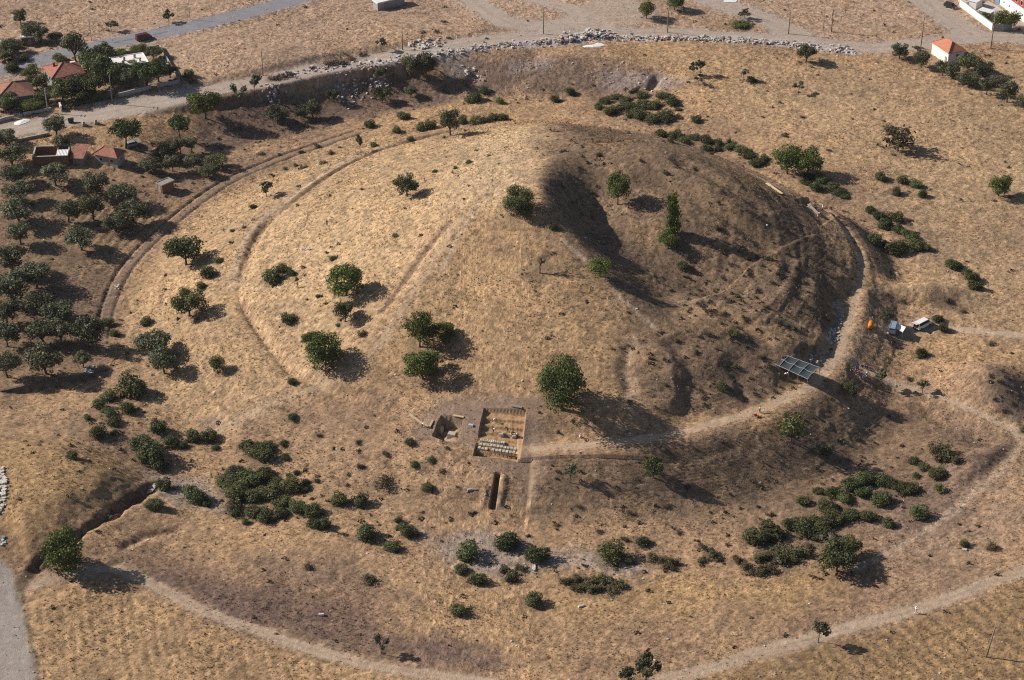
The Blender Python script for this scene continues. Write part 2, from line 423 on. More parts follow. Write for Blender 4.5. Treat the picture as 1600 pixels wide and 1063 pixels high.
# ditch floor in front: bare grey silt
for P in ([(230,735),(330,750),(360,790),(300,800),(240,775)], [(660,835),(800,840),(880,880),(800,900),(690,880)], [(860,858),(960,880),(1010,892),(960,898),(870,878)], [(300,650),(350,640),(345,675),(300,672)]):
    zone(P, (.31,.27,.235), .7, 3, 3)
zone([(360,650),(520,640),(680,700),(700,800),(520,800),(430,720)], (.30,.21,.138), .6, 8, 4)
# excavation surroundings: trampled dull soil
zone([(690,628),(845,625),(850,720),(820,790),(800,700),(830,640),(760,632),(740,690),(640,680)], (.255,.188,.138), .8, 2.5, 1.2)
zone([(735,715),(815,722),(810,745),(735,740)], (.30,.215,.15), .7, 1.5, .8)
# orchard: brown soil, darkened further for the shade among the trees
zone([(-40,260),(140,260),(260,300),(200,400),(150,540),(-40,600)], (.235,.168,.108), .85, 6, 3)
zone([(100,400),(190,400),(150,560),(0,600),(20,450)], (.19,.135,.095), .75, 7, 4)
zone([(240,190),(330,240),(420,240),(330,300),(230,340),(200,260)], (.19,.135,.10), .6, 6, 3)
zone([(0,255),(12,255),(8,470),(0,470)], (.20,.12,.10), .5, 1, .5)
zone([(1548,575),(1575,585),(1597,625),(1590,652),(1560,655),(1550,615)], (.155,.118,.092), .85, 2, 2)  # spoil heap's shaded right side, with its scrub, painted dark
zone([(1462,455),(1492,466),(1488,480),(1440,478),(1450,466)], (.16,.12,.092), .7, 2, 1.5)  # shade on the low hump's right side put into the colour
zone([(1470,630),(1530,662),(1580,690),(1570,722),(1520,735),(1490,690)], (.18,.13,.10), .75, 3, 2)  # shadowed bank below the path painted as darker ground
zone([(1330,500),(1420,500),(1445,520),(1400,545),(1330,560),(1305,545)], (.42,.32,.215), .5, 4, 2)
# general patchiness of the dry grass
C *= (1 + .10 * n9 + .08 * n4 + .10 * n25)[..., None]
mixc(sst(n9, .25, 1.0) * .18, STRAW); mixc(sst(-n9, .25, 1.0) * .15, BROWN)
mixc(sst(n4, .3, 1.0) * .12, ORANGE * .9); mixc(sst(-n4, .35, 1.0) * .15, DUSK)
s_ = area([(688,626),(845,623),(852,720),(820,795),(800,735),(760,740),(740,700),(640,680)], 2.0, 1.0); paint(s_, (.235,.175,.132), .75); calm_later = s_
# furrows and ruts (bottom right field)
f0 = np.array(world([(1235,996)]))[0]; f1 = np.array(world([(1295,1061)]))[0]; fd = (f1 - f0) / np.hypot(*(f1 - f0))
sl, m = area([(1020,1085),(1300,1008),(1480,956),(1640,900),(1720,1050),(1600,1120)], 1.5, .5)
s_ = (X[sl] - f0[0]) * (-fd[1]) + (Y[sl] - f0[1]) * fd[0] + .5 * fbm(X[sl], Y[sl], 6, 77)
rw = np.cos(s_ * 2 * math.pi / 2.9); Z[sl] += .05 * rw * m
C[sl] = C[sl] * (1 - (.40 * m * sst(-rw, .45, 1))[..., None]) + DUSK * (.40 * m * sst(-rw, .45, 1))[..., None]
C[sl] = C[sl] * (1 - (.18 * m * sst(rw, .3, 1))[..., None]) + STRAW * (.18 * m * sst(rw, .3, 1))[..., None]
# plough lines in the left front field
sl, m = area([(40,1070),(60,960),(180,905),(330,970),(520,1040),(520,1100)], 1.5, .5)
f0 = np.array(world([(150,935)]))[0]; f1 = np.array(world([(160,1040)]))[0]; fd = (f1 - f0) / np.hypot(*(f1 - f0))
s_ = (X[sl] - f0[0]) * (-fd[1]) + (Y[sl] - f0[1]) * fd[0] + .22 * fbm(X[sl], Y[sl], 9, 78)
rw = np.cos(s_ * 2 * math.pi / 1.9); Z[sl] += .03 * rw * m
C[sl] *= 1 - (.20 * m * sst(-rw, .5, 1))[..., None]
# orchard plough lines
sl, m = area([(100,300),(200,300),(260,330),(190,400),(100,370)], 1.5, .5)
f0 = np.array(world([(140,340)]))[0]; f1 = np.array(world([(175,300)]))[0]; fd = (f1 - f0) / np.hypot(*(f1 - f0))
s_ = (X[sl] - f0[0]) * (-fd[1]) + (Y[sl] - f0[1]) * fd[0] + .4 * fbm(X[sl], Y[sl], 6, 79)
rw = np.cos(s_ * 2 * math.pi / 2.2); Z[sl] += .10 * rw * m
# thin sheep tracks along the slopes
gyz, gxz = np.gradient(Z, gy, gx)
slope = np.hypot(gxz, gyz)
core = (np.abs(X) < 192) & (Y > 258) & (Y < 640)
rough = np.ones_like(X)
def calm(slm, k=1.0):
    sl, m = slm; rough[sl] *= 1 - m * k
calm(calm_later, .55)
for s in (PIT_BIG, PIT_SMALL, PIT_SLIT, PIT_R): calm(s, .9)

LAB = np.zeros(X.shape, np.uint8)      # which named surface a spot belongs to
NAMES = ['ground', 'asphalt_road', 'dirt_road', 'footpath', 'mound', 'gravel_track', 'lane']
def label(slm, k, thr=.5):
    sl, m = slm; L = LAB[sl]; L[m > thr] = k; LAB[sl] = L
LAB[(RR < RB - .3) & core] = 4
ripple = np.sin(2 * math.pi * (Z / .42) + 6.0 * n25 + 4.0 * n9 + 2.6 * n4 + 1.4 * n2)
ramp = sst(slope, .16, .34) * (RR < RB + WB)
streak = .6 * vnoise(RR * 13, TH * RR, 13, 43) + .6 * vnoise(RR * 9, TH * RR, 16, 44) + .35 * ripple   # long in the direction of the contours
flank = 1 + 1.6 * sst(np.cos(TH - .15), .35, .8)          # coarser clods and tussocks on the right flank
Zr = .085 * streak * flank * ramp * rough * (0.7 + .4 * vnoise(X, Y, 7, 41))
C *= (1 - .24 * sst(-streak, 0, 1) * (.25 + .75 * ramp) * rough)[..., None]
C[:] = C * (1 - (.16 * sst(streak, .3, 1) * ramp * rough)[..., None]) + STRAW * (.16 * sst(streak, .3, 1) * ramp * rough)[..., None]

# roads, painted after the fields
def road(pts, w, c, k, lab, soft=.8, wob=.4, calmk=.9, dark=0):
    s = strip(pts, w, soft, wob, 5 + lab); paint(s, c, k); calm(s, calmk); label(s, lab)
for P, w in DIRTROADS:
    paint(strip(P, w + 3.5, 2.5, 1.5, 8), (.38,.30,.235), .6)
for P, w in DIRTROADS: road(P, w, (.385,.335,.285), .85, 2, 1.2, .9)
s = area([(-40,198),(60,186),(110,176),(185,158),(235,145),(290,137),(318,138),(305,158),(240,178),(170,186),(100,198),(40,206),(-40,222)], 1.0, .6); paint(s, (.375,.33,.285), .8); label(s, 2); calm(s, .85)
s = area([(850,44),(905,10),(960,-10),(1020,10),(1035,30),(985,42),(935,50)], 2, 1.2); paint(s, (.40,.335,.275), .75); label(s, 2); calm(s, .7)
paint(strip([(-60,128),(0,112),(50,97),(100,83),(150,73),(220,58),(300,42),(380,22),(440,6),(510,-14)], 12.5, 1.6, 1.0, 9), (.37,.285,.235), .8)
road(ASPHALT, 7.6, (.235,.240,.262), .97, 1, .35, .12, .97)
s = strip([(180,66),(215,60),(260,50)], .5, .3, .3); paint(s, (.10,.10,.105), .6)
for P, w in FIELDPATH[:3]:
    paint(strip(P, w + 1.6, 1.6, .6, 8), (.36,.27,.185), .5)
    road(P, w, (.425,.325,.235), .85, 3, .7, .35, .7)
for P, w in FIELDPATH[3:]: paint(strip(P, w + 2.0, 1.6, .6, 8), (.40,.30,.19), .5); road(P, w + .3, (.47,.37,.265), .85, 3, .7, .35, .7)
for P, w in BENCHPATH:
    paint(strip(P, w + 1.8, 1.6, .6, 8), (.42,.30,.18), .55)
    road(P, w, (.45,.34,.24), .85, 3, .6, .35, .7)
paint(strip([(1350,450),(1400,452),(1440,455)], 1.8, 1, .5), (.46,.34,.2), .7)
# the track up the mound, worn pale, with a dark rut beside it
paint(strip(TRACK, 3.4, 2.5, 1.0, 12), (.40,.30,.20), .45)
s = strip(TRACK, 1.2, .8, .6, 13); paint(s, (.45,.345,.235), .5); calm(s, .5)
paint(strip([(745,325),(728,350),(706,388),(690,425)], .8, .5, .2), (.48,.40,.33), .6)
paint(strip([(704,345),(672,385),(640,430),(612,470),(596,486)], 1.5, .8, .4), (.17,.12,.09), .6)
paint(strip([(612,470),(598,484)], 1.6, .8, .4), (.10,.075,.055), .5)
paint(strip(TERR, 2.2, 1.2, .7), (.22,.16,.11), .5)  # shading inside the terrace ditch painted as a darker strip
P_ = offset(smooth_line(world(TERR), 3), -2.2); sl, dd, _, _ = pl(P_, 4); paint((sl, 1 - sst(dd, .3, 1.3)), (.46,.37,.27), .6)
paint(strip([(372,450),(420,455),(462,446)], 1.3, .7, .3), (.48,.36,.23), .7)
paint(strip([(300,455),(375,458)], 1.0, .6, .3), (.44,.32,.2), .4)
paint(strip([(250,440),(252,500),(248,530)], .7, .5, .3), (.25,.19,.14), .6)
paint(strip([(880,375),(905,395),(930,420),(975,470),(1025,515)], 1.1, .7, .3), (.37,.29,.22), .7)
paint(strip([(1060,470),(1150,480),(1230,500),(1290,530)], 1.2, .8, .4), (.37,.28,.19), .6)
paint(strip([(985,530),(978,575),(985,620),(990,650)], 2.6, 1.2, .6), (.34,.25,.175), .6)
paint(strip([(840,703),(836,745),(830,790)], 1.3, .8, .3), (.40,.29,.18), .7)
paint(strip([(640,650),(700,690),(760,690)], 1.0, .6, .3), (.33,.25,.18), .6)
paint(strip([(1440,610),(1500,640),(1560,680)], 2.5, 1.5, .6), (.21,.15,.12), .0)
paint(strip([(1598,690),(1560,740),(1500,790),(1420,850),(1330,890)], 1.8, 1.0, .5), (.45,.355,.26), .6)
paint(strip([(1240,560),(1290,560),(1320,560)], 2.5, 1.3, .5), (.37,.28,.2), .5)
paint(strip([(110,660),(122,690),(135,730)], 1.2, .7, .3), (.22,.17,.13), .5)
# gravel track and its channel
s_in = pl(TRK_W, 8); sl, dd = s_in[0], s_in[1]
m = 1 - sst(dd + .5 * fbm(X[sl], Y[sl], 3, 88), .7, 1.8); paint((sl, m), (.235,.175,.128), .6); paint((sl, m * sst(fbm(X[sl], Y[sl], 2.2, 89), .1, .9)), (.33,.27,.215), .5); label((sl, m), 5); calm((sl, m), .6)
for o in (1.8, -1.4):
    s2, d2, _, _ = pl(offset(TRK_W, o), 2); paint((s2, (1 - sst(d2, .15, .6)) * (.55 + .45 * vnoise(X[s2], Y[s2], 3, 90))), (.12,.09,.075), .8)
# the lane at the bottom left
s = area([(-60,850),(-2,868),(18,890),(30,930),(62,1085),(-60,1085)], .5, .3); paint(s, (.31,.285,.26), .92); label(s, 6); calm(s, .92)
paint(strip([(30,925),(45,985),(64,1080)], 1.1, .7, .4), (.15,.135,.095), .75)
for P in ([(-5,930),(10,1000),(25,1080)], [(8,905),(28,985),(44,1080)]): paint(strip(P, .5, .4, .2), (.37,.345,.32), .5)
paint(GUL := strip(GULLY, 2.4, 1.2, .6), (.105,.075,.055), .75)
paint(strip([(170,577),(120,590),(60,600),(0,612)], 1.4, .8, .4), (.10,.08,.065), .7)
# rubble beside the far road: grey dust under the heaps
RUBLINE = [(440,118),(520,104),(600,95),(680,86),(740,76),(800,70),(880,64),(960,60),(1040,59),(1120,60),(1200,64),(1270,72),(1330,80)]
paint(strip(RUBLINE, 4.5, 2.0, 1.2), (.46,.43,.42), .7)
# ruts
for P, w in FIELDPATH[:2] + DIRTROADS:
    Pw = smooth_line(world(P), 3); o_ = .75 if w < 4 else 1.5
    s2, d2, _, _ = pl(Pw, 4); q = (1 - sst(d2, .1, .55)) * (.5 + .5 * vnoise(X[s2], Y[s2], 5, 91)); paint((s2, q), (.30,.225,.15), .45)
    for o in (o_, -o_):
        s2, d2, _, _ = pl(offset(Pw, o), 3); q = (1 - sst(d2, .2, .7)) * (.55 + .45 * vnoise(X[s2], Y[s2], 6, 92)); paint((s2, q), (.47,.385,.30), .5)
paint(strip([(788,740),(786,765),(779,796)], 1.5, .8, .5), (.26,.185,.125), .7); paint(strip([(760,755),(757,775),(755,795)], 1.2, .8, .5), (.24,.17,.12), .7)
# trench colours
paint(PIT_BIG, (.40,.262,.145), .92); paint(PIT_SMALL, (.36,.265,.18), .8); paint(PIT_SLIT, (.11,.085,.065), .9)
# stones in the gully below the bench on the right
for P in ([(1316,470),(1312,500),(1300,525)],): paint(strip(P, 2.2, 1.2, .6), (.38,.33,.28), .4)
zone([(1255,560),(1285,545),(1295,565),(1270,575)], (.36,.30,.26), .6, 1.5, 1)

# ------------------------------------------------------------------ roughness of grass and clods
rough = np.clip(rough, 0, 1)
# straw stands up in tufts where the ground is not bare
tu = .8 * vnoise(X, Y, 1.0, 51) + .9 * vnoise(X, Y, .62, 52)
tuft = np.clip(tu, 0, 1.6) ** 1.3
Zs = (.13 * tuft + .06 * n2 + .08 * n4) * rough
fadec = np.where(core, 1, 0)
Z += (Zs + Zr) * fadec
k = (np.clip(tuft, 0, 1) * .24 * rough)
C *= (1 + 1.0 * k[..., None] * np.array((1.0, .97, .82)))
k = sst(-tu, .10, 1.0) * .55 * rough
C *= 1 - .62 * k[..., None]
C *= (1 + .20 * rng.standard_normal(X.shape) * (.35 + .65 * rough))[..., None]
C *= np.array((.97, .955, .99))
C = np.clip(C, .02, .8)
# ------------------------------------------------------------------ materials
def mat(name, col, rough=.85, var=.0, scale=6.0, bump=.0, col2=None, spec=.2, metal=0.0, objvar=0.0):
    m = bpy.data.materials.new(name); m.use_nodes = True
    nt = m.node_tree; b = nt.nodes['Principled BSDF']; L = nt.links.new
    b.inputs['Roughness'].default_value = rough
    b.inputs['Specular IOR Level'].default_value = spec
    b.inputs['Metallic'].default_value = metal
    tc = nt.nodes.new('ShaderNodeTexCoord')
    nz = nt.nodes.new('ShaderNodeTexNoise'); nz.inputs['Scale'].default_value = scale; nz.inputs['Detail'].default_value = 4
    L(tc.outputs['Object'], nz.inputs['Vector'])
    mx = nt.nodes.new('ShaderNodeMix'); mx.data_type = 'RGBA'
    c2 = col2 or tuple(x * (1 - var) for x in col)
    mx.inputs[6].default_value = (*c2, 1); mx.inputs[7].default_value = (*[min(x * (1 + var * .6), .9) for x in col], 1)
    rp = nt.nodes.new('ShaderNodeMapRange'); rp.inputs[1].default_value = .3; rp.inputs[2].default_value = .7
    L(nz.outputs[0], rp.inputs[0]); L(rp.outputs[0], mx.inputs[0])
    out = mx.outputs[2]
    if objvar:
        oi = nt.nodes.new('ShaderNodeObjectInfo'); hs = nt.nodes.new('ShaderNodeHueSaturation')
        mr = nt.nodes.new('ShaderNodeMapRange'); mr.inputs[3].default_value = 1 - objvar; mr.inputs[4].default_value = 1 + objvar
        L(oi.outputs['Random'], mr.inputs[0]); L(mr.outputs[0], hs.inputs['Value'])
        m2 = nt.nodes.new('ShaderNodeMath'); m2.operation = 'MULTIPLY'; m2.inputs[1].default_value = 7.31
        m3 = nt.nodes.new('ShaderNodeMath'); m3.operation = 'FRACT'
        L(oi.outputs['Random'], m2.inputs[0]); L(m2.outputs[0], m3.inputs[0])
        mr2 = nt.nodes.new('ShaderNodeMapRange'); mr2.inputs[3].default_value = .5 - objvar * .07; mr2.inputs[4].default_value = .5 + objvar * .07
        L(m3.outputs[0], mr2.inputs[0]); L(mr2.outputs[0], hs.inputs['Hue'])
        L(out, hs.inputs['Color']); out = hs.outputs[0]
    L(out, b.inputs['Base Color'])
    if bump:
        bp = nt.nodes.new('ShaderNodeBump'); bp.inputs['Strength'].default_value = bump; bp.inputs['Distance'].default_value = .1
        L(nz.outputs[0], bp.inputs['Height']); L(bp.outputs[0], b.inputs['Normal'])
    return m

def ground_material():
    m = bpy.data.materials.new('dry_ground'); m.use_nodes = True
    nt = m.node_tree; b = nt.nodes['Principled BSDF']; L = nt.links.new
    b.inputs['Roughness'].default_value = .95; b.inputs['Specular IOR Level'].default_value = .1
    at_ = nt.nodes.new('ShaderNodeAttribute'); at_.attribute_name = 'soil'
    geo = nt.nodes.new('ShaderNodeNewGeometry')
    n1 = nt.nodes.new('ShaderNodeTexNoise'); n1.inputs['Scale'].default_value = 3.2; n1.inputs['Detail'].default_value = 5; n1.inputs['Roughness'].default_value = .7
    n2_ = nt.nodes.new('ShaderNodeTexNoise'); n2_.inputs['Scale'].default_value = .45; n2_.inputs['Detail'].default_value = 4
    L(geo.outputs['Position'], n1.inputs['Vector']); L(geo.outputs['Position'], n2_.inputs['Vector'])
    r1 = nt.nodes.new('ShaderNodeMapRange'); r1.inputs[1].default_value = .28; r1.inputs[2].default_value = .72; r1.inputs[3].default_value = .58; r1.inputs[4].default_value = 1.40
    r2 = nt.nodes.new('ShaderNodeMapRange'); r2.inputs[1].default_value = .3; r2.inputs[2].default_value = .7; r2.inputs[3].default_value = .92; r2.inputs[4].default_value = 1.08
    L(n1.outputs[0], r1.inputs[0]); L(n2_.outputs[0], r2.inputs[0])
    # grassy ground varies more than worn ground
    rg = nt.nodes.new('ShaderNodeAttribute'); rg.attribute_name = 'rough'
    mr = nt.nodes.new('ShaderNodeMix'); mr.data_type = 'FLOAT'; mr.inputs[2].default_value = 1.0
    cl = nt.nodes.new('ShaderNodeMath'); cl.operation = 'MULTIPLY_ADD'; cl.inputs[1].default_value = .72; cl.inputs[2].default_value = .28
    L(rg.outputs['Fac'], cl.inputs[0]); L(cl.outputs[0], mr.inputs[0]); L(r1.outputs[0], mr.inputs[3])
    mu = nt.nodes.new('ShaderNodeMath'); mu.operation = 'MULTIPLY'; L(mr.outputs[0], mu.inputs[0]); L(r2.outputs[0], mu.inputs[1])
    vm = nt.nodes.new('ShaderNodeVectorMath'); vm.operation = 'SCALE'
    L(at_.outputs['Color'], vm.inputs[0]); L(mu.outputs[0], vm.inputs['Scale'])
    L(vm.outputs[0], b.inputs['Base Color'])
    bp = nt.nodes.new('ShaderNodeBump'); bp.inputs['Strength'].default_value = .5; bp.inputs['Distance'].default_value = .3
    L(n1.outputs[0], bp.inputs['Height']); L(bp.outputs[0], b.inputs['Normal'])
    return m
M_GROUND = ground_material()

# ------------------------------------------------------------------ ground meshes: one sheet, cut along roads and paths
ny, nx = X.shape
vid = np.arange(ny * nx).reshape(ny, nx)
quads = np.stack([vid[:-1, :-1], vid[:-1, 1:], vid[1:, 1:], vid[1:, :-1]], -1).reshape(-1, 4)
qlab = LAB[:-1, :-1].reshape(-1)
def raw_mesh(name, verts, faces, smooth=True):
    me = bpy.data.meshes.new(name); k = faces.shape[1]
    me.vertices.add(len(verts)); me.vertices.foreach_set('co', np.ascontiguousarray(verts, np.float32).ravel())
    me.loops.add(faces.size); me.loops.foreach_set('vertex_index', np.ascontiguousarray(faces, np.int32).ravel())
    me.polygons.add(len(faces)); me.polygons.foreach_set('loop_start', np.arange(0, faces.size, k, dtype=np.int32))
    me.update(calc_edges=True)
    if smooth: me.polygons.foreach_set('use_smooth', np.ones(len(faces), bool))
    return me
def mk(name, me, m=None, parent=None):
    o = bpy.data.objects.new(name, me); COL.objects.link(o)
    if m is not None:
        for q in (m if isinstance(m, (list, tuple)) else [m]): me.materials.append(q)
    if parent: o.parent = parent
    return o
# ------------------------------------------------------------------ plants
def leaf_mat(name, lo, hi, objvar=.12, transl=.22):
    m = bpy.data.materials.new(name); m.use_nodes = True
    nt = m.node_tree; L = nt.links.new
    for n in list(nt.nodes): nt.nodes.remove(n)
    out = nt.nodes.new('ShaderNodeOutputMaterial')
    a = nt.nodes.new('ShaderNodeAttribute'); a.attribute_name = 'tint'
    mx = nt.nodes.new('ShaderNodeMix'); mx.data_type = 'RGBA'; mx.inputs[6].default_value = (*lo, 1); mx.inputs[7].default_value = (*hi, 1)
    L(a.outputs['Fac'], mx.inputs[0])
    oi = nt.nodes.new('ShaderNodeObjectInfo'); hs = nt.nodes.new('ShaderNodeHueSaturation')
    r1 = nt.nodes.new('ShaderNodeMapRange'); r1.inputs[3].default_value = 1 - objvar * 1.6; r1.inputs[4].default_value = 1 + objvar * 1.6
    L(oi.outputs['Random'], r1.inputs[0]); L(r1.outputs[0], hs.inputs['Value'])
    m2 = nt.nodes.new('ShaderNodeMath'); m2.operation = 'MULTIPLY'; m2.inputs[1].default_value = 7.31
    m3 = nt.nodes.new('ShaderNodeMath'); m3.operation = 'FRACT'
    L(oi.outputs['Random'], m2.inputs[0]); L(m2.outputs[0], m3.inputs[0])
    r2 = nt.nodes.new('ShaderNodeMapRange'); r2.inputs[3].default_value = .5 - objvar * .16; r2.inputs[4].default_value = .5 + objvar * .10
    L(m3.outputs[0], r2.inputs[0]); L(r2.outputs[0], hs.inputs['Hue'])
    L(mx.outputs[2], hs.inputs['Color'])
    d = nt.nodes.new('ShaderNodeBsdfPrincipled'); d.inputs['Roughness'].default_value = .55; d.inputs['Specular IOR Level'].default_value = .25
    t = nt.nodes.new('ShaderNodeBsdfTranslucent'); ms = nt.nodes.new('ShaderNodeMixShader'); ms.inputs[0].default_value = transl
    L(hs.outputs[0], d.inputs['Base Color']); L(hs.outputs[0], t.inputs['Color'])
    L(d.outputs[0], ms.inputs[1]); L(t.outputs[0], ms.inputs[2]); L(ms.outputs[0], out.inputs[0])
    return m
LEAF = {
    'oak': leaf_mat('oak_leaves', (.032, .050, .015), (.105, .138, .042)),
    'bright': leaf_mat('fresh_leaves', (.048, .075, .016), (.160, .195, .052)),
    'olive': leaf_mat('olive_leaves', (.045, .054, .029), (.160, .168, .098), .2),
    'pine': leaf_mat('pine_needles', (.026, .048, .016), (.070, .108, .032)),
    'bush': leaf_mat('bush_leaves', (.038, .052, .020), (.132, .145, .058), .22),
    'scrub': leaf_mat('scrub_leaves', (.060, .058, .028), (.150, .130, .068), .2),
    'pale': leaf_mat('willow_leaves', (.090, .105, .036), (.200, .205, .085)),
    'brown': leaf_mat('withered_leaves', (.060, .045, .028), (.135, .100, .060), .2),
}
M_BARK = mat('bark', (.115, .085, .062), .9, .4, 9, .4)
M_PBARK = mat('grey_twigs', (.30, .26, .24), .9, .3, 9)
M_DBARK = mat('brown_twigs', (.13, .095, .075), .9, .3, 9)

class MB:
    """collects shapes into one mesh"""
    def __init__(s): s.v = []; s.f = []; s.mi = []; s.n = 0; s.k = 0
    def add(s, v, f, k=None):
        v = [tuple(p) for p in v]; s.v += v; s.f += [tuple(i + s.n for i in q) for q in f]; s.mi += [s.k if k is None else k] * len(f); s.n += len(v)
    def box(s, c, size, rot=0, top=1.0, k=None, M=None):
        x, y, z = size[0] / 2, size[1] / 2, size[2]
        vs = [(-x, -y, 0), (x, -y, 0), (x, y, 0), (-x, y, 0), (-x * top, -y * top, z), (x * top, -y * top, z), (x * top, y * top, z), (-x * top, y * top, z)]
        mt = Matrix.Translation(c) @ (M if M is not None else Matrix.Rotation(rot, 4, 'Z'))
        s.add([mt @ Vector(p) for p in vs], [(3, 2, 1, 0), (4, 5, 6, 7), (0, 1, 5, 4), (1, 2, 6, 5), (2, 3, 7, 6), (3, 0, 4, 7)], k)
    def prism(s, poly, z0, z1, k=None):
        n = len(poly); zb = z0 if hasattr(z0, '__len__') else [z0] * n; zt = z1 if hasattr(z1, '__len__') else [z1] * n
        s.add([(p[0], p[1], zb[i]) for i, p in enumerate(poly)] + [(p[0], p[1], zt[i]) for i, p in enumerate(poly)],
              [tuple(range(n))[::-1], tuple(range(n, 2 * n))] + [(i, (i + 1) % n, n + (i + 1) % n, n + i) for i in range(n)], k)
    def tube(s, pts, rad, sides=6, k=None):
        pts = [Vector(p) for p in pts]; n = len(pts)
        rad = rad if hasattr(rad, '__len__') else [rad] * n
        vs = []; ref = Vector((.31, .17, 1)).normalized()
        for i, p in enumerate(pts):
            t = (pts[min(i + 1, n - 1)] - pts[max(i - 1, 0)]).normalized()
            a = t.cross(ref)
            if a.length < .1: a = t.cross(Vector((1, 0, 0)))
            a.normalize(); b = t.cross(a)
            vs += [p + rad[i] * (a * math.cos(q) + b * math.sin(q)) for q in [2 * math.pi * j / sides for j in range(sides)]]
        fs = [(i * sides + j, i * sides + (j + 1) % sides, (i + 1) * sides + (j + 1) % sides, (i + 1) * sides + j) for i in range(n - 1) for j in range(sides)]
        fs += [tuple(range(sides))[::-1], tuple(range((n - 1) * sides, n * sides))]
        s.add(vs, fs, k)
    def ball(s, c, r, k=None, seg=8, rings=5, jit=0):
        rx, ry, rz = r if hasattr(r, '__len__') else (r, r, r)
        vs = [(c[0], c[1], c[2] - rz)]
        for i in range(1, rings):
            ph = -math.pi / 2 + math.pi * i / rings
            for j in range(seg):
                th = 2 * math.pi * j / seg; q = 1 + (random.uniform(-jit, jit) if jit else 0)
                vs.append((c[0] + rx * q * math.cos(ph) * math.cos(th), c[1] + ry * q * math.cos(ph) * math.sin(th), c[2] + rz * q * math.sin(ph)))
        vs.append((c[0], c[1], c[2] + rz)); T = len(vs) - 1
        fs = [(0, 1 + (j + 1) % seg, 1 + j) for j in range(seg)]
        for i in range(rings - 2):
            for j in range(seg):
                a = 1 + i * seg + j; b = 1 + i * seg + (j + 1) % seg
                fs.append((a, b, b + seg, a + seg))
        o = 1 + (rings - 2) * seg
        fs += [(o + j, o + (j + 1) % seg, T) for j in range(seg)]
        s.add(vs, fs, k)
    def mesh(s, name, mats, smooth=False):
        me = bpy.data.meshes.new(name); me.from_pydata(s.v, [], s.f)
        for m in (mats if isinstance(mats, (list, tuple)) else [mats]): me.materials.append(m)
        me.polygons.foreach_set('material_index', np.array(s.mi, np.int32))
        if smooth: me.polygons.foreach_set('use_smooth', np.ones(len(s.f), bool))
        me.update(); return me
    def build(s, name, mats, parent=None, smooth=False):
        return mk(name, s.mesh(name, mats, smooth), None, parent)
def tag(o, label=None, cat=None, group=None, kind=None):
    if label: o['label'] = label
    if cat: o['category'] = cat
    if group: o['group'] = group
    if kind: o['kind'] = kind
    return o
def empty(name, loc=(0, 0, 0), rz=0):
    o = bpy.data.objects.new(name, None); COL.objects.link(o); o.location = loc; o.rotation_euler = (0, 0, rz); o.empty_display_size = .3
    return o

def leaves(clumps, n, size, seed, shell=.35, flat=.55):
    """leaf-sized faces spread over and inside a set of clumps (centre, radii)"""
    r = np.random.default_rng(seed)
    vol = np.array([c[1][0] * c[1][1] + c[1][0] * c[1][2] for c in clumps]); pick = r.choice(len(clumps), n, p=vol / vol.sum())
    cen = np.array([c[0] for c in clumps])[pick]; rad = np.array([c[1] for c in clumps])[pick]
    dr = r.normal(size=(n, 3)); dr /= np.linalg.norm(dr, axis=1)[:, None]
    dep = 1 - shell * r.random(n) ** 1.6 + .10 * r.standard_normal(n)
    p = cen + dr * rad * dep[:, None]
    keep = p[:, 2] > 0.0; p = p[keep]; dr = dr[keep]; dep = dep[keep]; pick = pick[keep]; n = len(p)
    nor = dr * flat + r.normal(size=(n, 3)) * (1 - flat) + np.array((0, 0, .15)); nor /= np.linalg.norm(nor, axis=1)[:, None]
    a = np.cross(nor, r.normal(size=(n, 3))); a /= np.linalg.norm(a, axis=1)[:, None]; b = np.cross(nor, a)
    s1 = size * r.uniform(.6, 1.35, n)[:, None]; s2 = s1 * r.uniform(.5, .9, n)[:, None]
    v = np.stack([p - a * s1, p - b * s2 + nor * s1 * .15, p + a * s1, p + b * s2 + nor * s1 * .15], 1).reshape(-1, 3)
    f = np.arange(4 * n).reshape(n, 4)
    ct = r.uniform(.0, .45, len(clumps))
    tint = np.clip(ct[pick] + r.uniform(0, .55, n), 0, 1)
    return v, f, tint
def leaf_mesh(name, data, m):
    v, f, tint = data
    me = raw_mesh(name, v, f, False); a = me.attributes.new('tint', 'FLOAT', 'FACE'); a.data.foreach_set('value', tint.astype(np.float32))
    me.materials.append(m); return me
def clump_set(n, rr, seed, zc=.6, zr=.3, core=.30, cr=(.16, .26), top=False):
    """clumps filling an ellipsoid of radius .5 across; centre height zc, half height zr"""
    r = np.random.default_rng(seed); out = []
    if core: out.append(((0, 0, zc), (core, core, zr * core * 1.9)))
    for k in range(n):
        q = r.uniform(*cr); th = 2 * math.pi * (k / n * (1 if n < 9 else 2.618) + r.uniform(-.08, .08)); e = r.uniform(-.75, 1.0) if not top else r.uniform(-.2, 1)
        rad = (.5 - q * .8) * math.sqrt(max(.05, 1 - .8 * e * e)) * r.uniform(.75, 1.05)
        out.append(((math.cos(th) * rad, math.sin(th) * rad, zc + e * (zr - q * .55)), (q, q * r.uniform(.8, 1.1), min(q, zr * .8) * r.uniform(.75, 1.0))))
    return out
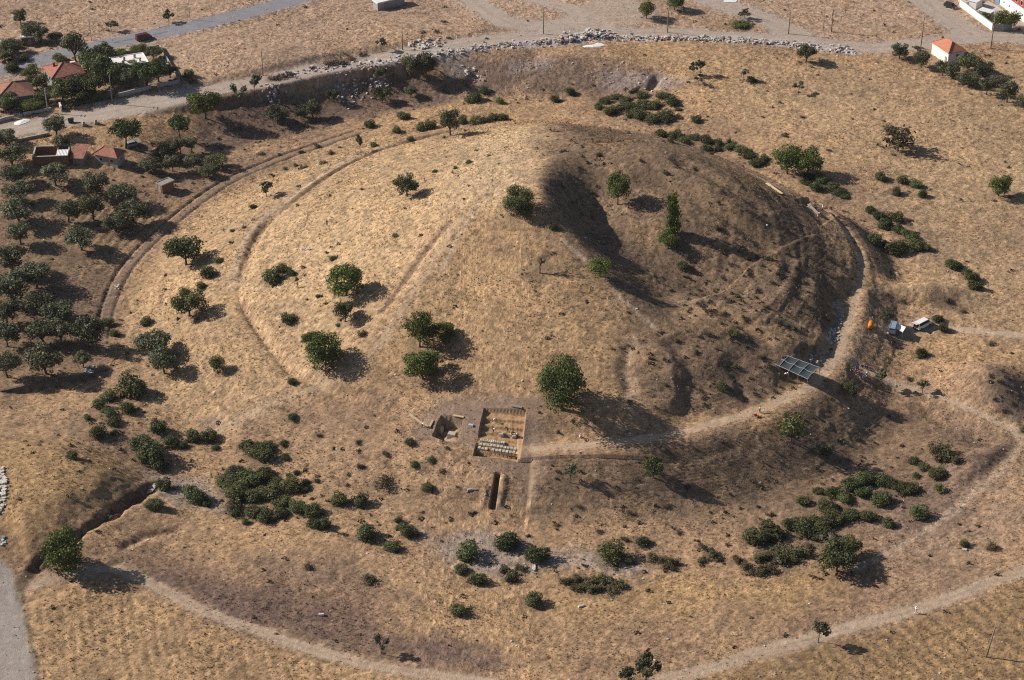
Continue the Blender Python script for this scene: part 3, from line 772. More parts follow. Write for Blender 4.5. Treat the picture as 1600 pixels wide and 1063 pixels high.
def trunk_mesh(name, clumps, h0, rad, seed, m, limbs=4, lean=.03):
    r = random.Random(seed); b = MB()
    fork = Vector((r.uniform(-lean, lean), r.uniform(-lean, lean), h0))
    b.tube([(0, 0, -.06), (0, 0, .02), tuple(fork * .55), fork], [rad * 1.6, rad * 1.15, rad * .9, rad * .8], 7)
    cs = sorted(clumps, key=lambda c: -c[1][0])[:limbs + 1]
    for c in cs:
        e = Vector(c[0]); mid = fork.lerp(e, .5) + Vector((r.uniform(-.04, .04), r.uniform(-.04, .04), r.uniform(-.02, .04)))
        b.tube([fork * .93, mid, e, e + (e - mid) * .5], [rad * .62, rad * .42, rad * .22, rad * .08], 5)
    return b.mesh(name, m, True)

PROTO = {}
def proto(kind, name, cat, crown, trunk=None, size=None): PROTO.setdefault(kind, []).append((name, cat, crown, trunk))
for s_ in range(2):
    c = clump_set(26, .5, 100 + s_, .53, .46, .36, (.12, .21)); proto('oak', 'oak_tree', 'tree', leaf_mesh('crown', leaves(c, 10000, .0165, 1 + s_), LEAF['oak']), trunk_mesh('trunk', c, .22, .035, s_, M_BARK, 5))
for s_ in range(3):
    c = clump_set(15, .5, 120 + s_, .58, .40, .33, (.14, .23)); proto('fig', 'broadleaf_tree', 'tree', leaf_mesh('crown', leaves(c, 4400, .024, 11 + s_), LEAF['bright']), trunk_mesh('trunk', c, .24, .03, 5 + s_, M_BARK, 4))
for s_ in range(3):
    c = clump_set(18, .5, 190 + s_, .50, .46, .36, (.13, .22)); proto('round', 'broadleaf_tree', 'tree', leaf_mesh('crown', leaves(c, 5600, .023, 211 + s_), LEAF['bright']), trunk_mesh('trunk', c, .16, .03, 55 + s_, M_BARK, 4))
for s_ in range(5):
    c = clump_set(12, .5, 140 + s_, .62, .35, .28, (.15, .24)); proto('olive', 'olive_tree', 'tree', leaf_mesh('crown', leaves(c, 3100, .029, 21 + s_, .55), LEAF['olive']), trunk_mesh('trunk', c, .27, .036, 9 + s_, M_BARK, 6, .08))
for s_ in range(3):
    c = clump_set(10, .5, 160 + s_, .60, .38, .28, (.15, .24)); proto('dark', 'evergreen_tree', 'tree', leaf_mesh('crown', leaves(c, 3100, .029, 31 + s_), LEAF['bush']), trunk_mesh('trunk', c, .22, .03, 15 + s_, M_BARK, 4))
for s_ in range(2):
    c = clump_set(13, .5, 180 + s_, .70, .27, .34, (.14, .21), True); proto('pine', 'umbrella_pine', 'tree', leaf_mesh('crown', leaves(c, 3400, .024, 41 + s_), LEAF['pine']), trunk_mesh('trunk', c, .45, .03, 19 + s_, M_BARK, 6))
for s_ in range(2):
    r_ = np.random.default_rng(200 + s_); c = [((r_.uniform(-.14, .14), r_.uniform(-.14, .14), .12 + .84 * k / 9), (.33 * (1 - .05 * k) * r_.uniform(.8, 1.1),) * 2 + (.13,)) for k in range(10)]
    proto('tall', 'poplar_tree', 'tree', leaf_mesh('crown', leaves(c, 1700, .042, 51 + s_), LEAF['bright']), trunk_mesh('trunk', c, .12, .04, 25 + s_, M_BARK, 4))
for s_ in range(4):
    r_ = np.random.default_rng(220 + s_); c = [((r_.uniform(-.32, .32), r_.uniform(-.32, .32), r_.uniform(.5, .86)), (r_.uniform(.14, .24),) * 2 + (r_.uniform(.08, .14),)) for k in range(6)]
    proto('sapling', 'young_tree', 'tree', leaf_mesh('crown', leaves(c, 330, .062, 61 + s_, .7), LEAF['olive']), trunk_mesh('trunk', c, .42, .022, 29 + s_, M_BARK, 6, .05))
for s_ in range(1):
    c = clump_set(12, .5, 240 + s_, .56, .42, .25, (.14, .22)); proto('willow', 'willow_tree', 'tree', leaf_mesh('crown', leaves(c, 900, .042, 71 + s_, .8), LEAF['pale']), trunk_mesh('trunk', c, .16, .024, 33 + s_, M_BARK, 6))
for s_ in range(2):
    c = clump_set(11, .5, 260 + s_, .58, .40, .2, (.15, .24)); proto('thin', 'withering_tree', 'tree', leaf_mesh('crown', leaves(c, 700, .045, 81 + s_, .9), LEAF['scrub']), trunk_mesh('trunk', c, .2, .03, 37 + s_, M_BARK, 8))
for s_ in range(7):
    r_ = np.random.default_rng(280 + s_); c = [((0, 0, .34), (.38, .38, .46))]
    for k in range(7):
        q = r_.uniform(.17, .26); th = 2 * math.pi * k / 7 + r_.uniform(-.3, .3); rd = r_.uniform(.18, .34); c.append(((rd * math.cos(th), rd * math.sin(th), r_.uniform(.2, .68)), (q, q, q * 1.3)))
    proto('bush', 'bush', 'bush', leaf_mesh('bush', leaves(c, 2000, .039, 91 + s_), LEAF['bush']))
for s_ in range(3):
    r_ = np.random.default_rng(300 + s_); c = [((r_.uniform(-.3, .3), r_.uniform(-.3, .3), .3), (r_.uniform(.14, .24),) * 2 + (r_.uniform(.3, .6),)) for k in range(8)]
    proto('scrub', 'scrub_bush', 'bush', leaf_mesh('scrub_bush', leaves(c, 800, .044, 111 + s_, .8), LEAF['scrub']))
for s_ in range(2):
    r_ = np.random.default_rng(320 + s_); c = [((r_.uniform(-.3, .3), r_.uniform(-.3, .3), .35), (r_.uniform(.14, .22),) * 2 + (r_.uniform(.3, .5),)) for k in range(8)]
    me_ = leaf_mesh('withered_bush', leaves(c, 600, .038, 121 + s_, .9), LEAF['brown']); proto('withered', 'withered_bush', 'bush', me_)
for s_ in range(2):
    r_ = np.random.default_rng(340 + s_); c = clump_set(9, .5, 340 + s_, .42, .40, .3, (.16, .25)); proto('green', 'bush', 'bush', leaf_mesh('bush', leaves(c, 1300, .042, 131 + s_), LEAF['bright']))
def twig_tree(name, seed, m, levels=3, spread=.6, droop=0):
    r = random.Random(seed); b = MB()
    def grow(p, dr, ln, rad, lv):
        e = p + dr * ln; mid = p + dr * ln * .5 + Vector((r.uniform(-.03, .03), r.uniform(-.03, .03), 0))
        b.tube([p, mid, e], [rad, rad * .8, rad * .55], 4)
        if lv == 0: return
        for _ in range(4 if lv > 1 else 5):
            nd = (dr + Vector((r.uniform(-spread, spread), r.uniform(-spread, spread), r.uniform(-.15, .4)))).normalized()
            grow(p + dr * ln * r.uniform(.5, 1), nd, ln * r.uniform(.55, .8), rad * .5, lv - 1)
    grow(Vector((0, 0, -.03)), Vector((.05, 0, 1)).normalized(), .36, .028, levels)
    return b.mesh(name, m)
PROTO['bare'] = [('bare_tree', 'tree', twig_tree('bare_tree', 3, M_DBARK, 4, .75), None)]
PROTO['twigs'] = [('leafless_bush', 'bush', twig_tree('leafless_bush', 8, M_PBARK, 4, .95), None)]

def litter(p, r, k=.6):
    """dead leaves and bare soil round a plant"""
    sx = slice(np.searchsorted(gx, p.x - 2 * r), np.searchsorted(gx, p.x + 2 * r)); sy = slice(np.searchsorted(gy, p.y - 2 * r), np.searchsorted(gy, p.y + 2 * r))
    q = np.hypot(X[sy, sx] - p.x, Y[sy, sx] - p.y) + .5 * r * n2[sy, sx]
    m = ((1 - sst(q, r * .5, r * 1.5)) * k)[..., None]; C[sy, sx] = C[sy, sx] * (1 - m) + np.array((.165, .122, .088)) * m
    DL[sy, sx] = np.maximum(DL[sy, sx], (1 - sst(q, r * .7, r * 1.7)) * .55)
DL = np.zeros_like(X)
prng = random.Random(5)
USED = {}
def put(kind, p, w, h, label=None, group=None, rz=None, cat=None):
    ps = PROTO[kind]; i = USED.get(kind, prng.randrange(9)); USED[kind] = i + 1
    name, ct, crown, trunk = ps[i % len(ps)]
    rz = prng.uniform(0, 6.28) if rz is None else rz
    sq = prng.uniform(.86, 1.16)
    if trunk is None:
        o = bpy.data.objects.new(name, crown); COL.objects.link(o)
    else:
        o = empty(name)
        for q, me in (('trunk', trunk), ('crown', crown)):
            c = bpy.data.objects.new(q, me); COL.objects.link(c); c.parent = o
    o.location = p; o.rotation_euler = (0, 0, rz); o.scale = (w * sq, w / sq, h)
    o.rotation_euler = (prng.uniform(-.07, .07), prng.uniform(-.07, .07), rz)
    litter(p, w * (.55 if trunk is None else .4), .6 if trunk is None else .35)
    tag(o, label, cat or ct, group); return o
def tree(kind, u, vb, w, h, label, group=None):
    p = at(u, vb); k = ppm(p); cf = math.cos(PITCH + (vb - 531) / FOC)
    return put(kind, p - Vector((0, 0, .1)), w * 1.14 / k, max(h - .10 * w, h * .62) / k / cf, label, group)
def bush(u, v, w, label=None, group=None, kind='bush', hr=None):
    hr = hr or prng.uniform(.62, .84)
    p = at(u, v + w * .22); k = ppm(p)
    return put(kind, p - Vector((0, 0, .12)), w * 1.12 / k, w / k * hr, label, group)
# ------------------------------------------------------------------ trees, one by one: kind, base column, base row, crown width, height (photo pixels), label
TREES = [
 ('oak',878,640,80,84,'biggest dark round oak tree, right of the stone trench'),
 ('fig',656,542,45,56,'tall bright green tree on the front slope with a visible trunk'),
 ('round',661,592,56,52,'wide round green tree just above the small dug pit'),
 ('round',690,532,40,30,'low bright green tree close beside a taller tree on the front slope'),
 ('round',509,570,56,52,'round bright green tree beside the track up the mound'),
 ('round',484,536,25,20,'small green tree touching the round tree beside the mound track'),
 ('round',541,462,50,56,'large round green tree on the left face of the mound'),
 ('dark',539,503,30,38,'dark slim tree just below the large round tree on the left face'),
 ('olive',636,307,36,38,'lone spreading pale olive tree high on the left face'),
 ('oak',811,334,50,44,'dense dark tree on the ridge near the summit'),
 ('fig',965,320,37,52,'green tree in the shaded hollow right of the summit'),
 ('tall',1051,366,30,66,'tallest narrow green tree on the shaded right flank'),
 ('fig',1043,388,33,28,'low green tree at the foot of the tall narrow tree'),
 ('fig',938,432,36,30,'small green tree on the spur below the summit'),
 ('bare',843,427,40,46,'bare leafless tree on the front slope below the summit'),
 ('dark',291,414,54,50,'big dark bushy tree beside the gravel track on the left'),
 ('dark',296,494,46,44,'dark broad tree among small bushes left of the terrace edge'),
 ('olive',240,558,62,40,'wide flat topped tree, upper one of the pair near the grove'),
 ('olive',257,584,44,42,'thin trunked tree, lower one of the pair near the grove'),
 ('fig',340,582,26,26,'small rounded tree on the pale slope left of the mound track'),
 ('round',99,890,64,60,'large bright green tree by the lane at bottom left'),
 ('dark',1307,892,58,48,'big spreading dark green tree beside the pale leafless bush'),
 ('dark',1328,868,36,34,'upright dark tree at the right end of the spreading tree by the leafless bush'),
 ('sapling',1278,1004,30,40,'lone thin tree beside the field path at lower right'),
 ('sapling',1009,1066,44,50,'open crowned tree at the bottom edge beside the field path'),
 ('sapling',982,1072,36,30,'low tree cut by the bottom edge, left of the open crowned tree'),
 ('sapling',596,1022,24,30,'tiny lone tree above the field path at the bottom'),
 ('sapling',890,754,24,28,'small leaning tree below the bench path with a long shadow'),
 ('dark',1021,747,28,34,'small dark tree on the slope below the bench path'),
 ('willow',1236,690,42,48,'pale yellow green feathery tree on the slope below the canopy'),
 ('dark',1328,616,24,22,'small dark tree just below the parked motorcycles'),
 ('sapling',1377,603,20,30,'slim tree right of the parked motorcycles'),
 ('sapling',1441,614,24,22,'sparse low tree at the start of the right hand path'),
 ('olive',1386,502,22,20,'round shrub like tree between the orange bin and the camper'),
 ('fig',1560,306,36,36,'lone round tree in the open field at far right'),
 ('thin',1402,236,54,46,'broad half withered tree alone in the right field'),
 ('fig',1230,272,48,46,'left half of the broad paired green tree on the right rim'),
 ('fig',1261,275,44,44,'right half of the broad paired green tree on the right rim'),
 ('sapling',1247,147,18,21,'small sparse tree in the field below the far rubble line'),
 ('olive',1259,97,30,28,'dark flat tree just below the far rubble line'),
 ('olive',1405,92,28,26,'round dark tree at the road left of the white house'),
 ('sapling',1434,84,16,14,'small grey shrub like tree by the pole left of the white house'),
 ('olive',1439,105,28,27,'olive tree against the sunlit wall of the white house'),
 ('olive',1472,118,24,25,'olive tree nearest in front of the shaded house wall'),
 ('olive',1487,124,26,28,'olive tree lowest below the shaded house wall'),
 ('dark',1512,112,34,32,'big dark tree right against the corner of the white house'),
 ('olive',1502,132,22,20,'leaning olive tree between larger olives below the house'),
 ('olive',1514,135,30,26,'olive tree below the big dark tree by the house'),
 ('olive',1535,120,34,26,'broad olive tree right of the big dark tree by the house'),
 ('olive',1541,148,26,27,'thin trunked olive tree in the middle of the field row'),
 ('olive',1558,135,30,20,'low olive tree at the top of the field row'),
 ('olive',1573,160,32,34,'largest olive tree near the right end of the field row'),
 ('olive',1600,172,28,26,'olive tree cut by the right edge below the field row'),
 ('sapling',1083,118,16,22,'left one of two small trees at the end of the far bank'),
 ('sapling',1094,117,18,26,'right one of two small trees at the end of the far bank'),
 ('sapling',1091,132,16,14,'low small tree under the pair at the end of the far bank'),
 ('sapling',1161,125,15,19,'tiny round tree in the field right of the far bank'),
 ('fig',1010,29,28,30,'round green tree standing on pale ground by the far road junction'),
 ('fig',1054,16,30,26,'green tree cut by the top edge beside the far side road'),
 ('sapling',1164,30,22,18,'small tree at the edge of the far side road'),
 ('sapling',596,80,18,24,'lone small tree above the far road near a pole'),
 ('fig',321,185,46,48,'leaning tree at the corner of the far bank by the earth heap'),
 ('sapling',373,162,26,32,'slender tree on the rim of the far bank'),
 ('sapling',397,151,20,36,'tall thin tree beside the road at the rim of the far bank'),
 ('olive',640,120,26,36,'tree on the far bank below the road, left of a taller one'),
 ('olive',666,124,32,44,'tallest tree on the far bank with two crowns'),
 ('dark',594,120,18,18,'small dark tree at the top of the far bank beside pale rubble'),
 ('dark',597,160,25,30,'round dark tree low on the far bank with a long shadow'),
 ('olive',641,152,20,20,'low tree at the foot of the far bank under the tall tree'),
 ('dark',521,158,18,22,'small dark tree halfway down the far bank'),
 ('olive',489,184,34,28,'greyish broad tree at the foot of the far bank'),
 ('olive',433,194,36,32,'grey green tree in the long shadows at the foot of the far bank'),
 ('olive',470,186,20,20,'small grey tree between two broader ones at the bank foot'),
 ('olive',704,212,34,44,'leaning tree at the left end of the hedge behind the mound'),
 ('sapling',563,239,14,34,'thin bare stemmed sapling near the gravel track'),
 ('sapling',416,308,26,30,'small tree with a thin trunk on the left outer slope'),
 ('sapling',427,282,10,12,'tiny tree right above the thin trunked tree on the outer slope'),
 ('pine',197,232,48,46,'dark green umbrella pine beside the red roofed farmhouse'),
 ('pine',281,216,38,38,'rounded umbrella pine at the edge of the ditch'),
 ('olive',88,214,38,36,'big olive tree by the dirt road above the roofless ruin'),
 ('olive',97,236,28,26,'olive tree growing behind the roofless ruin'),
 ('olive',10,228,38,28,'olive tree at the left edge below the dirt road'),
 ('dark',32,37,22,24,'round dark tree alone in the far field at top left'),
 ('olive',48,64,34,30,'broad grey tree over the shed at top left'),
 ('olive',64,66,30,28,'broad green tree right of the shed at top left'),
 ('olive',88,66,22,18,'low dark tree beside the asphalt road at top left'),
 ('olive',118,96,40,46,'tall grey green tree between asphalt road and tiled house'),
 ('sapling',174,49,24,20,'double tree at the far side of the asphalt road'),
 ('sapling',264,35,20,22,'small tree at the far side of the road near the red minibus'),
 ('fig',1572,46,38,32,'bushy tree at the corner of the white walled yard'),
 ('dark',1541,32,14,16,'dark small tree inside the white walled yard'),
]
for t_ in TREES: tree(*t_[:5], t_[5])
# the garden round the houses, top left
for kd, u, vb, w, h, lb in [
 ('dark',150,118,40,40,'dense dark garden tree between the tiled house and the flat roof'),
 ('dark',168,100,34,34,'garden tree at the left end of the flat white roof'),
 ('fig',140,104,30,28,'garden tree behind the right corner of the tiled house'),
 ('dark',172,132,44,40,'broad garden tree in front of the gap between two houses'),
 ('dark',148,146,38,34,'garden tree behind the hedge by the tall pole'),
 ('olive',118,150,40,34,'garden tree in front of the tiled house wall'),
 ('dark',98,160,36,36,'dark garden tree beside the gate post'),
 ('dark',130,158,30,24,'low garden tree right behind the hedge'),
 ('pine',230,136,40,36,'broad green pine in front of the flat white roof'),
 ('pine',248,128,36,34,'pine at the right end of the flat white roof'),
 ('olive',204,138,26,30,'garden tree behind the front garden wall'),
 ('fig',207,118,26,22,'lighter green garden tree overlapping the flat roof edge'),
 ('olive',266,122,22,20,'garden tree in the right corner of the walled garden'),
 ('fig',217,82,22,14,'garden tree behind the flat white roof'),
 ('fig',188,87,22,10,'low garden bush like tree behind the flat roof on the left'),
 ('dark',240,92,24,20,'garden tree behind the right end of the flat roof'),
 ('fig',48,122,26,20,'fresh green tree between the two tiled houses'),
 ('dark',58,140,30,26,'dark garden tree between the two tiled houses, nearer'),
 ('fig',92,98,20,14,'low green tree behind the ridge of the tiled house'),
 ('dark',10,172,34,28,'dark garden tree in front of the left tiled house'),
 ('fig',50,172,34,16,'low green garden tree behind the left garden wall'),
 ('dark',68,160,26,22,'garden tree beside the left pole'),
 ('olive',18,84,30,24,'garden tree at the left edge beyond the asphalt road'),
 ('dark',8,95,26,18,'dark low tree at the left edge near the brown truck')]:
    tree(kd, u, vb, w * 1.15, h * 1.1, lb, 'garden trees round the houses')
# the olive grove
for u, vb, w, h, lb in [
 (20,260,34,30,'top olive tree of the row at the left edge'),
 (24,288,36,32,'second olive tree down the row at the left edge'),
 (33,316,46,32,'third and widest olive tree of the left edge row'),
 (31,348,40,36,'fourth olive tree down the row at the left edge'),
 (32,382,38,38,'last olive tree of the left edge row above the thick grove'),
 (87,290,38,36,'olive tree standing alone below the roofless ruin'),
 (150,302,32,32,'pale olive tree right of the lone one below the ruin'),
 (146,344,34,38,'pale grey olive tree in the ploughed patch'),
 (107,347,30,34,'small pale olive tree on the ploughed patch, left one'),
 (191,320,38,34,'dark olive tree on the right of the ploughed patch, upper one'),
 (209,348,42,36,'dark olive tree on the right of the ploughed patch, lower one'),
 (181,362,38,28,'low spreading olive tree left of two dark ones'),
 (128,391,36,36,'leaning olive tree below the ploughed patch'),
 (20,424,42,38,'olive tree at the top left of the thick grove'),
 (58,450,44,44,'large olive tree in the upper middle of the thick grove'),
 (20,470,48,40,'olive tree at the left edge, second row of the thick grove'),
 (12,508,34,44,'olive tree at the left edge, third row of the thick grove'),
 (62,492,40,32,'olive tree in the heart of the thick grove'),
 (90,506,40,32,'olive tree right of the heart of the thick grove'),
 (70,538,42,36,'wide olive tree in the lower thick grove, left one'),
 (96,536,34,32,'olive tree in the lower thick grove, touching a wide one'),
 (142,542,46,46,'olive tree at the right end of the thick grove'),
 (12,542,34,38,'olive tree low at the left edge of the thick grove'),
 (72,584,48,40,'flat topped olive tree at the bottom of the grove by the bank'),
 (12,590,32,40,'olive tree at the left edge above the bank'),
 (130,574,26,22,'small olive tree at the bottom right of the grove')]:
    tree('olive', u, vb, w * prng.uniform(1.0, 1.42), h * prng.uniform(.98, 1.18), lb, 'olive trees of the grove')
for u, vb, w, h in [(262,248,32,30),(270,268,28,28),(242,272,32,26),(300,238,22,26),(282,240,24,26),(250,252,22,22),(228,268,24,20),(302,262,26,22)]:
    tree('olive', u, vb, w, h, 'grey green tree in the tangled gully beside the farmhouse', 'trees tangled in the gully')
tree('dark', 340, 262, 34, 26, 'dark low tree in long shadow beside the gravel track'); tree('olive', 325, 276, 28, 20, 'brownish low tree between gully and gravel track')
# leafless and withered plants
p_ = at(1291, 860); put('twigs', p_, 42 / ppm(p_), 38 / ppm(p_), 'pale leafless bush beside the spreading dark tree')

# ------------------------------------------------------------------ single bushes: column, row (middle), width, label
for u, v, w, lb in [
 (113,711,19,'small green bush alone on the raised field at left'), (257,757,26,'round bush beside the head of the gully'), (305,774,36,'large round bush right of the gully head'),
 (323,787,14,'small bush touching the large one right of the gully head'), (242,788,26,'round bush on the gully edge'), (136,651,12,'little dark bush near the stone bank'),
 (155,676,29,'flat spreading bush left of the bush chain'), (178,675,13,'small bush right of the flat spreading bush'), (248,668,27,'round bush above the three stacked bushes'),
 (217,690,29,'tall round bush, topmost of three stacked bushes'), (235,707,42,'wide bush, middle one of three stacked bushes'), (246,722,31,'flat bush, lowest of three stacked bushes'),
 (268,687,25,'bush right of the three stacked bushes'), (288,696,13,'tiny bush right of the three stacked bushes'), (303,682,23,'left bush of a round pair near the big thicket'), (327,682,25,'right bush of a round pair near the big thicket'),
 (337,698,13,'tiny bush below the round pair'), (456,596,15,'dark bush at the lower end of the terrace edge'), (456,650,15,'dark bush beside the track junction'),
 (208,606,46,'wide low bush below the grove'), (168,618,25,'bush left of the wide low bush below the grove'), (200,637,25,'bush just below the wide low bush'),
 (450,498,24,'upright dark bush on the slope inside the terrace edge'), (565,520,17,'small dry bush below the two trees on the left face'), (863,353,16,'dark bush at the top of the spur path'),
 (427,433,30,'dark bush in the hollow by the terrace edge'), (443,420,20,'bush behind the dark one by the terrace edge'), (456,426,15,'thin bush near the person in orange'),
 (287,457,18,'small bush above the dark broad tree on the left'), (315,446,17,'small round bush right above the dark broad tree'), (325,426,24,'bush with a visible stem between two dark trees'), (341,405,16,'round bush right of the big bushy tree by the track'),
 (228,503,18,'green bush alone between grove and terrace'), (168,503,18,'green bush at the end of the gravel track'), (178,520,16,'yellowish bush beside the end of the gravel track'),
 (528,781,26,'bush in the gap between the big thicket and the slit trench, left one'), (563,783,25,'bush in the gap between the big thicket and the slit trench, right one'),
 (640,690,15,'small dark bush left of the small dug pit'), (602,708,15,'small dry bush left of the small dug pit'), (673,718,13,'small bush below the small dug pit'), (648,726,12,'tiny bush below the small dug pit, left one'),
 (668,762,18,'upright bush left of the slit trench'), (565,728,16,'small dry bush above the gap bushes'), (573,832,34,'wide bush right of the big thicket, on the lower slope'), (622,812,14,'small bush above a pair on the lower slope'),
 (625,822,15,'smaller bush of a touching pair on the lower slope'), (638,830,27,'larger bush of a touching pair on the lower slope'), (614,852,26,'bush just below the touching pair'), (731,862,36,'biggest round bush on the grey silt'),
 (720,888,22,'bush below the biggest one on the grey silt'), (745,904,28,'wide bush at the lower edge of the grey silt'), (577,904,26,'lone bush in the lower brown field'), (482,884,17,'small bush alone in the brown field'),
 (717,952,26,'bush lowest of all near the yellow strip'), (833,938,28,'bush alone left below the long low thicket'), (838,867,36,'bush beside the white stones'), (794,845,38,'dark tall bush below the slit trench'),
 (955,864,40,'wide bush right of the grey silt, with a smaller neighbour'), (982,875,15,'smaller neighbour of the wide bush right of the silt'), (1005,845,24,'dark bush on the slope above the wide bush'), (975,840,15,'small dry bush left on the slope above the wide bush'),
 (600,754,34,'dark withered bush on the front slope'), (1437,802,30,'lone round bush right of the long thicket'), (1388,818,20,'bush right below the long thicket'), (1290,705,20,'dark bush standing in the hollow shadow'),
 (1427,718,17,'topmost bush of four at the right end of the slope'), (1443,729,17,'second bush of four at the right end of the slope'), (1462,739,27,'largest bush of four at the right end of the slope'), (1431,742,13,'smallest bush of four at the right end of the slope'),
 (1468,764,18,'bright small bush on bare dark ground at right'), (867,155,16,'dark bush alone at the foot of the far bank, left one'), (892,144,16,'dark bush alone at the foot of the far bank, right one'), (1087,186,17,'small bush right of the back thicket'),
 (740,152,25,'wide olive coloured bush near the gully mouth'), (757,141,17,'bush right behind the wide one near the gully mouth'), (780,158,15,'bright green little bush behind the mound'), (630,181,20,'bush between bank foot and gravel track'),
 (577,194,20,'dark bush at the upper end of the gravel track'), (619,203,15,'bush right of the gravel track end'), (657,199,17,'left bush of a touching pair above the terrace end'), (673,196,19,'right bush of a touching pair above the terrace end'),
 (584,226,13,'dark bush next to the sapling'), (641,217,11,'small dark bush on the terrace rim'), (1376,276,20,'greyish bush, leftmost of five in the right field'), (1409,281,19,'bush, upper middle of five in the right field'),
 (1430,288,19,'bush, right middle of five in the right field'), (1400,300,17,'bush, lowest of five in the right field'), (1441,304,15,'bush, rightmost of five in the right field'),
 (1490,413,26,'longest bush of three in the right field slope'), (1517,432,23,'middle bush of three in the right field slope'), (1523,447,21,'lowest bush of three in the right field slope'), (1440,551,19,'dark bush below the white car'),
 (1506,850,15,'dark bush beside a white stone at right'), (1548,853,20,'brown bush near the right end of the field path'), (1466,498,19,'bush right above the white car path'), (1474,513,17,'bush right beside the white car path'), (1174,124,15,'dark bush right of a tiny tree'),
 (1145,520,20,'green bush at the foot of the spur path'), (1068,416,18,'small green bush under the tall narrow tree'), (1130,604,20,'tall dark bush on the shaded front right slope'), (1600,672,14,'green bush at the right edge beside the path'),
 (291,444+0,1,'')]:
    if lb: bush(u, v, w, lb, None, 'scrub' if ('dry' in lb or 'brown' in lb) else 'withered' if 'withered' in lb else 'green' if 'bright' in lb else 'bush')
bush(1158, 35, 28, 'flat bright green bush under the small tree by the side road', None, 'green', .3)
bush(295, 116, 18, 'grey bush outside the garden corner', None, 'bush'); bush(300, 124, 16, 'dry bush outside the garden corner, nearer the road', None, 'withered')
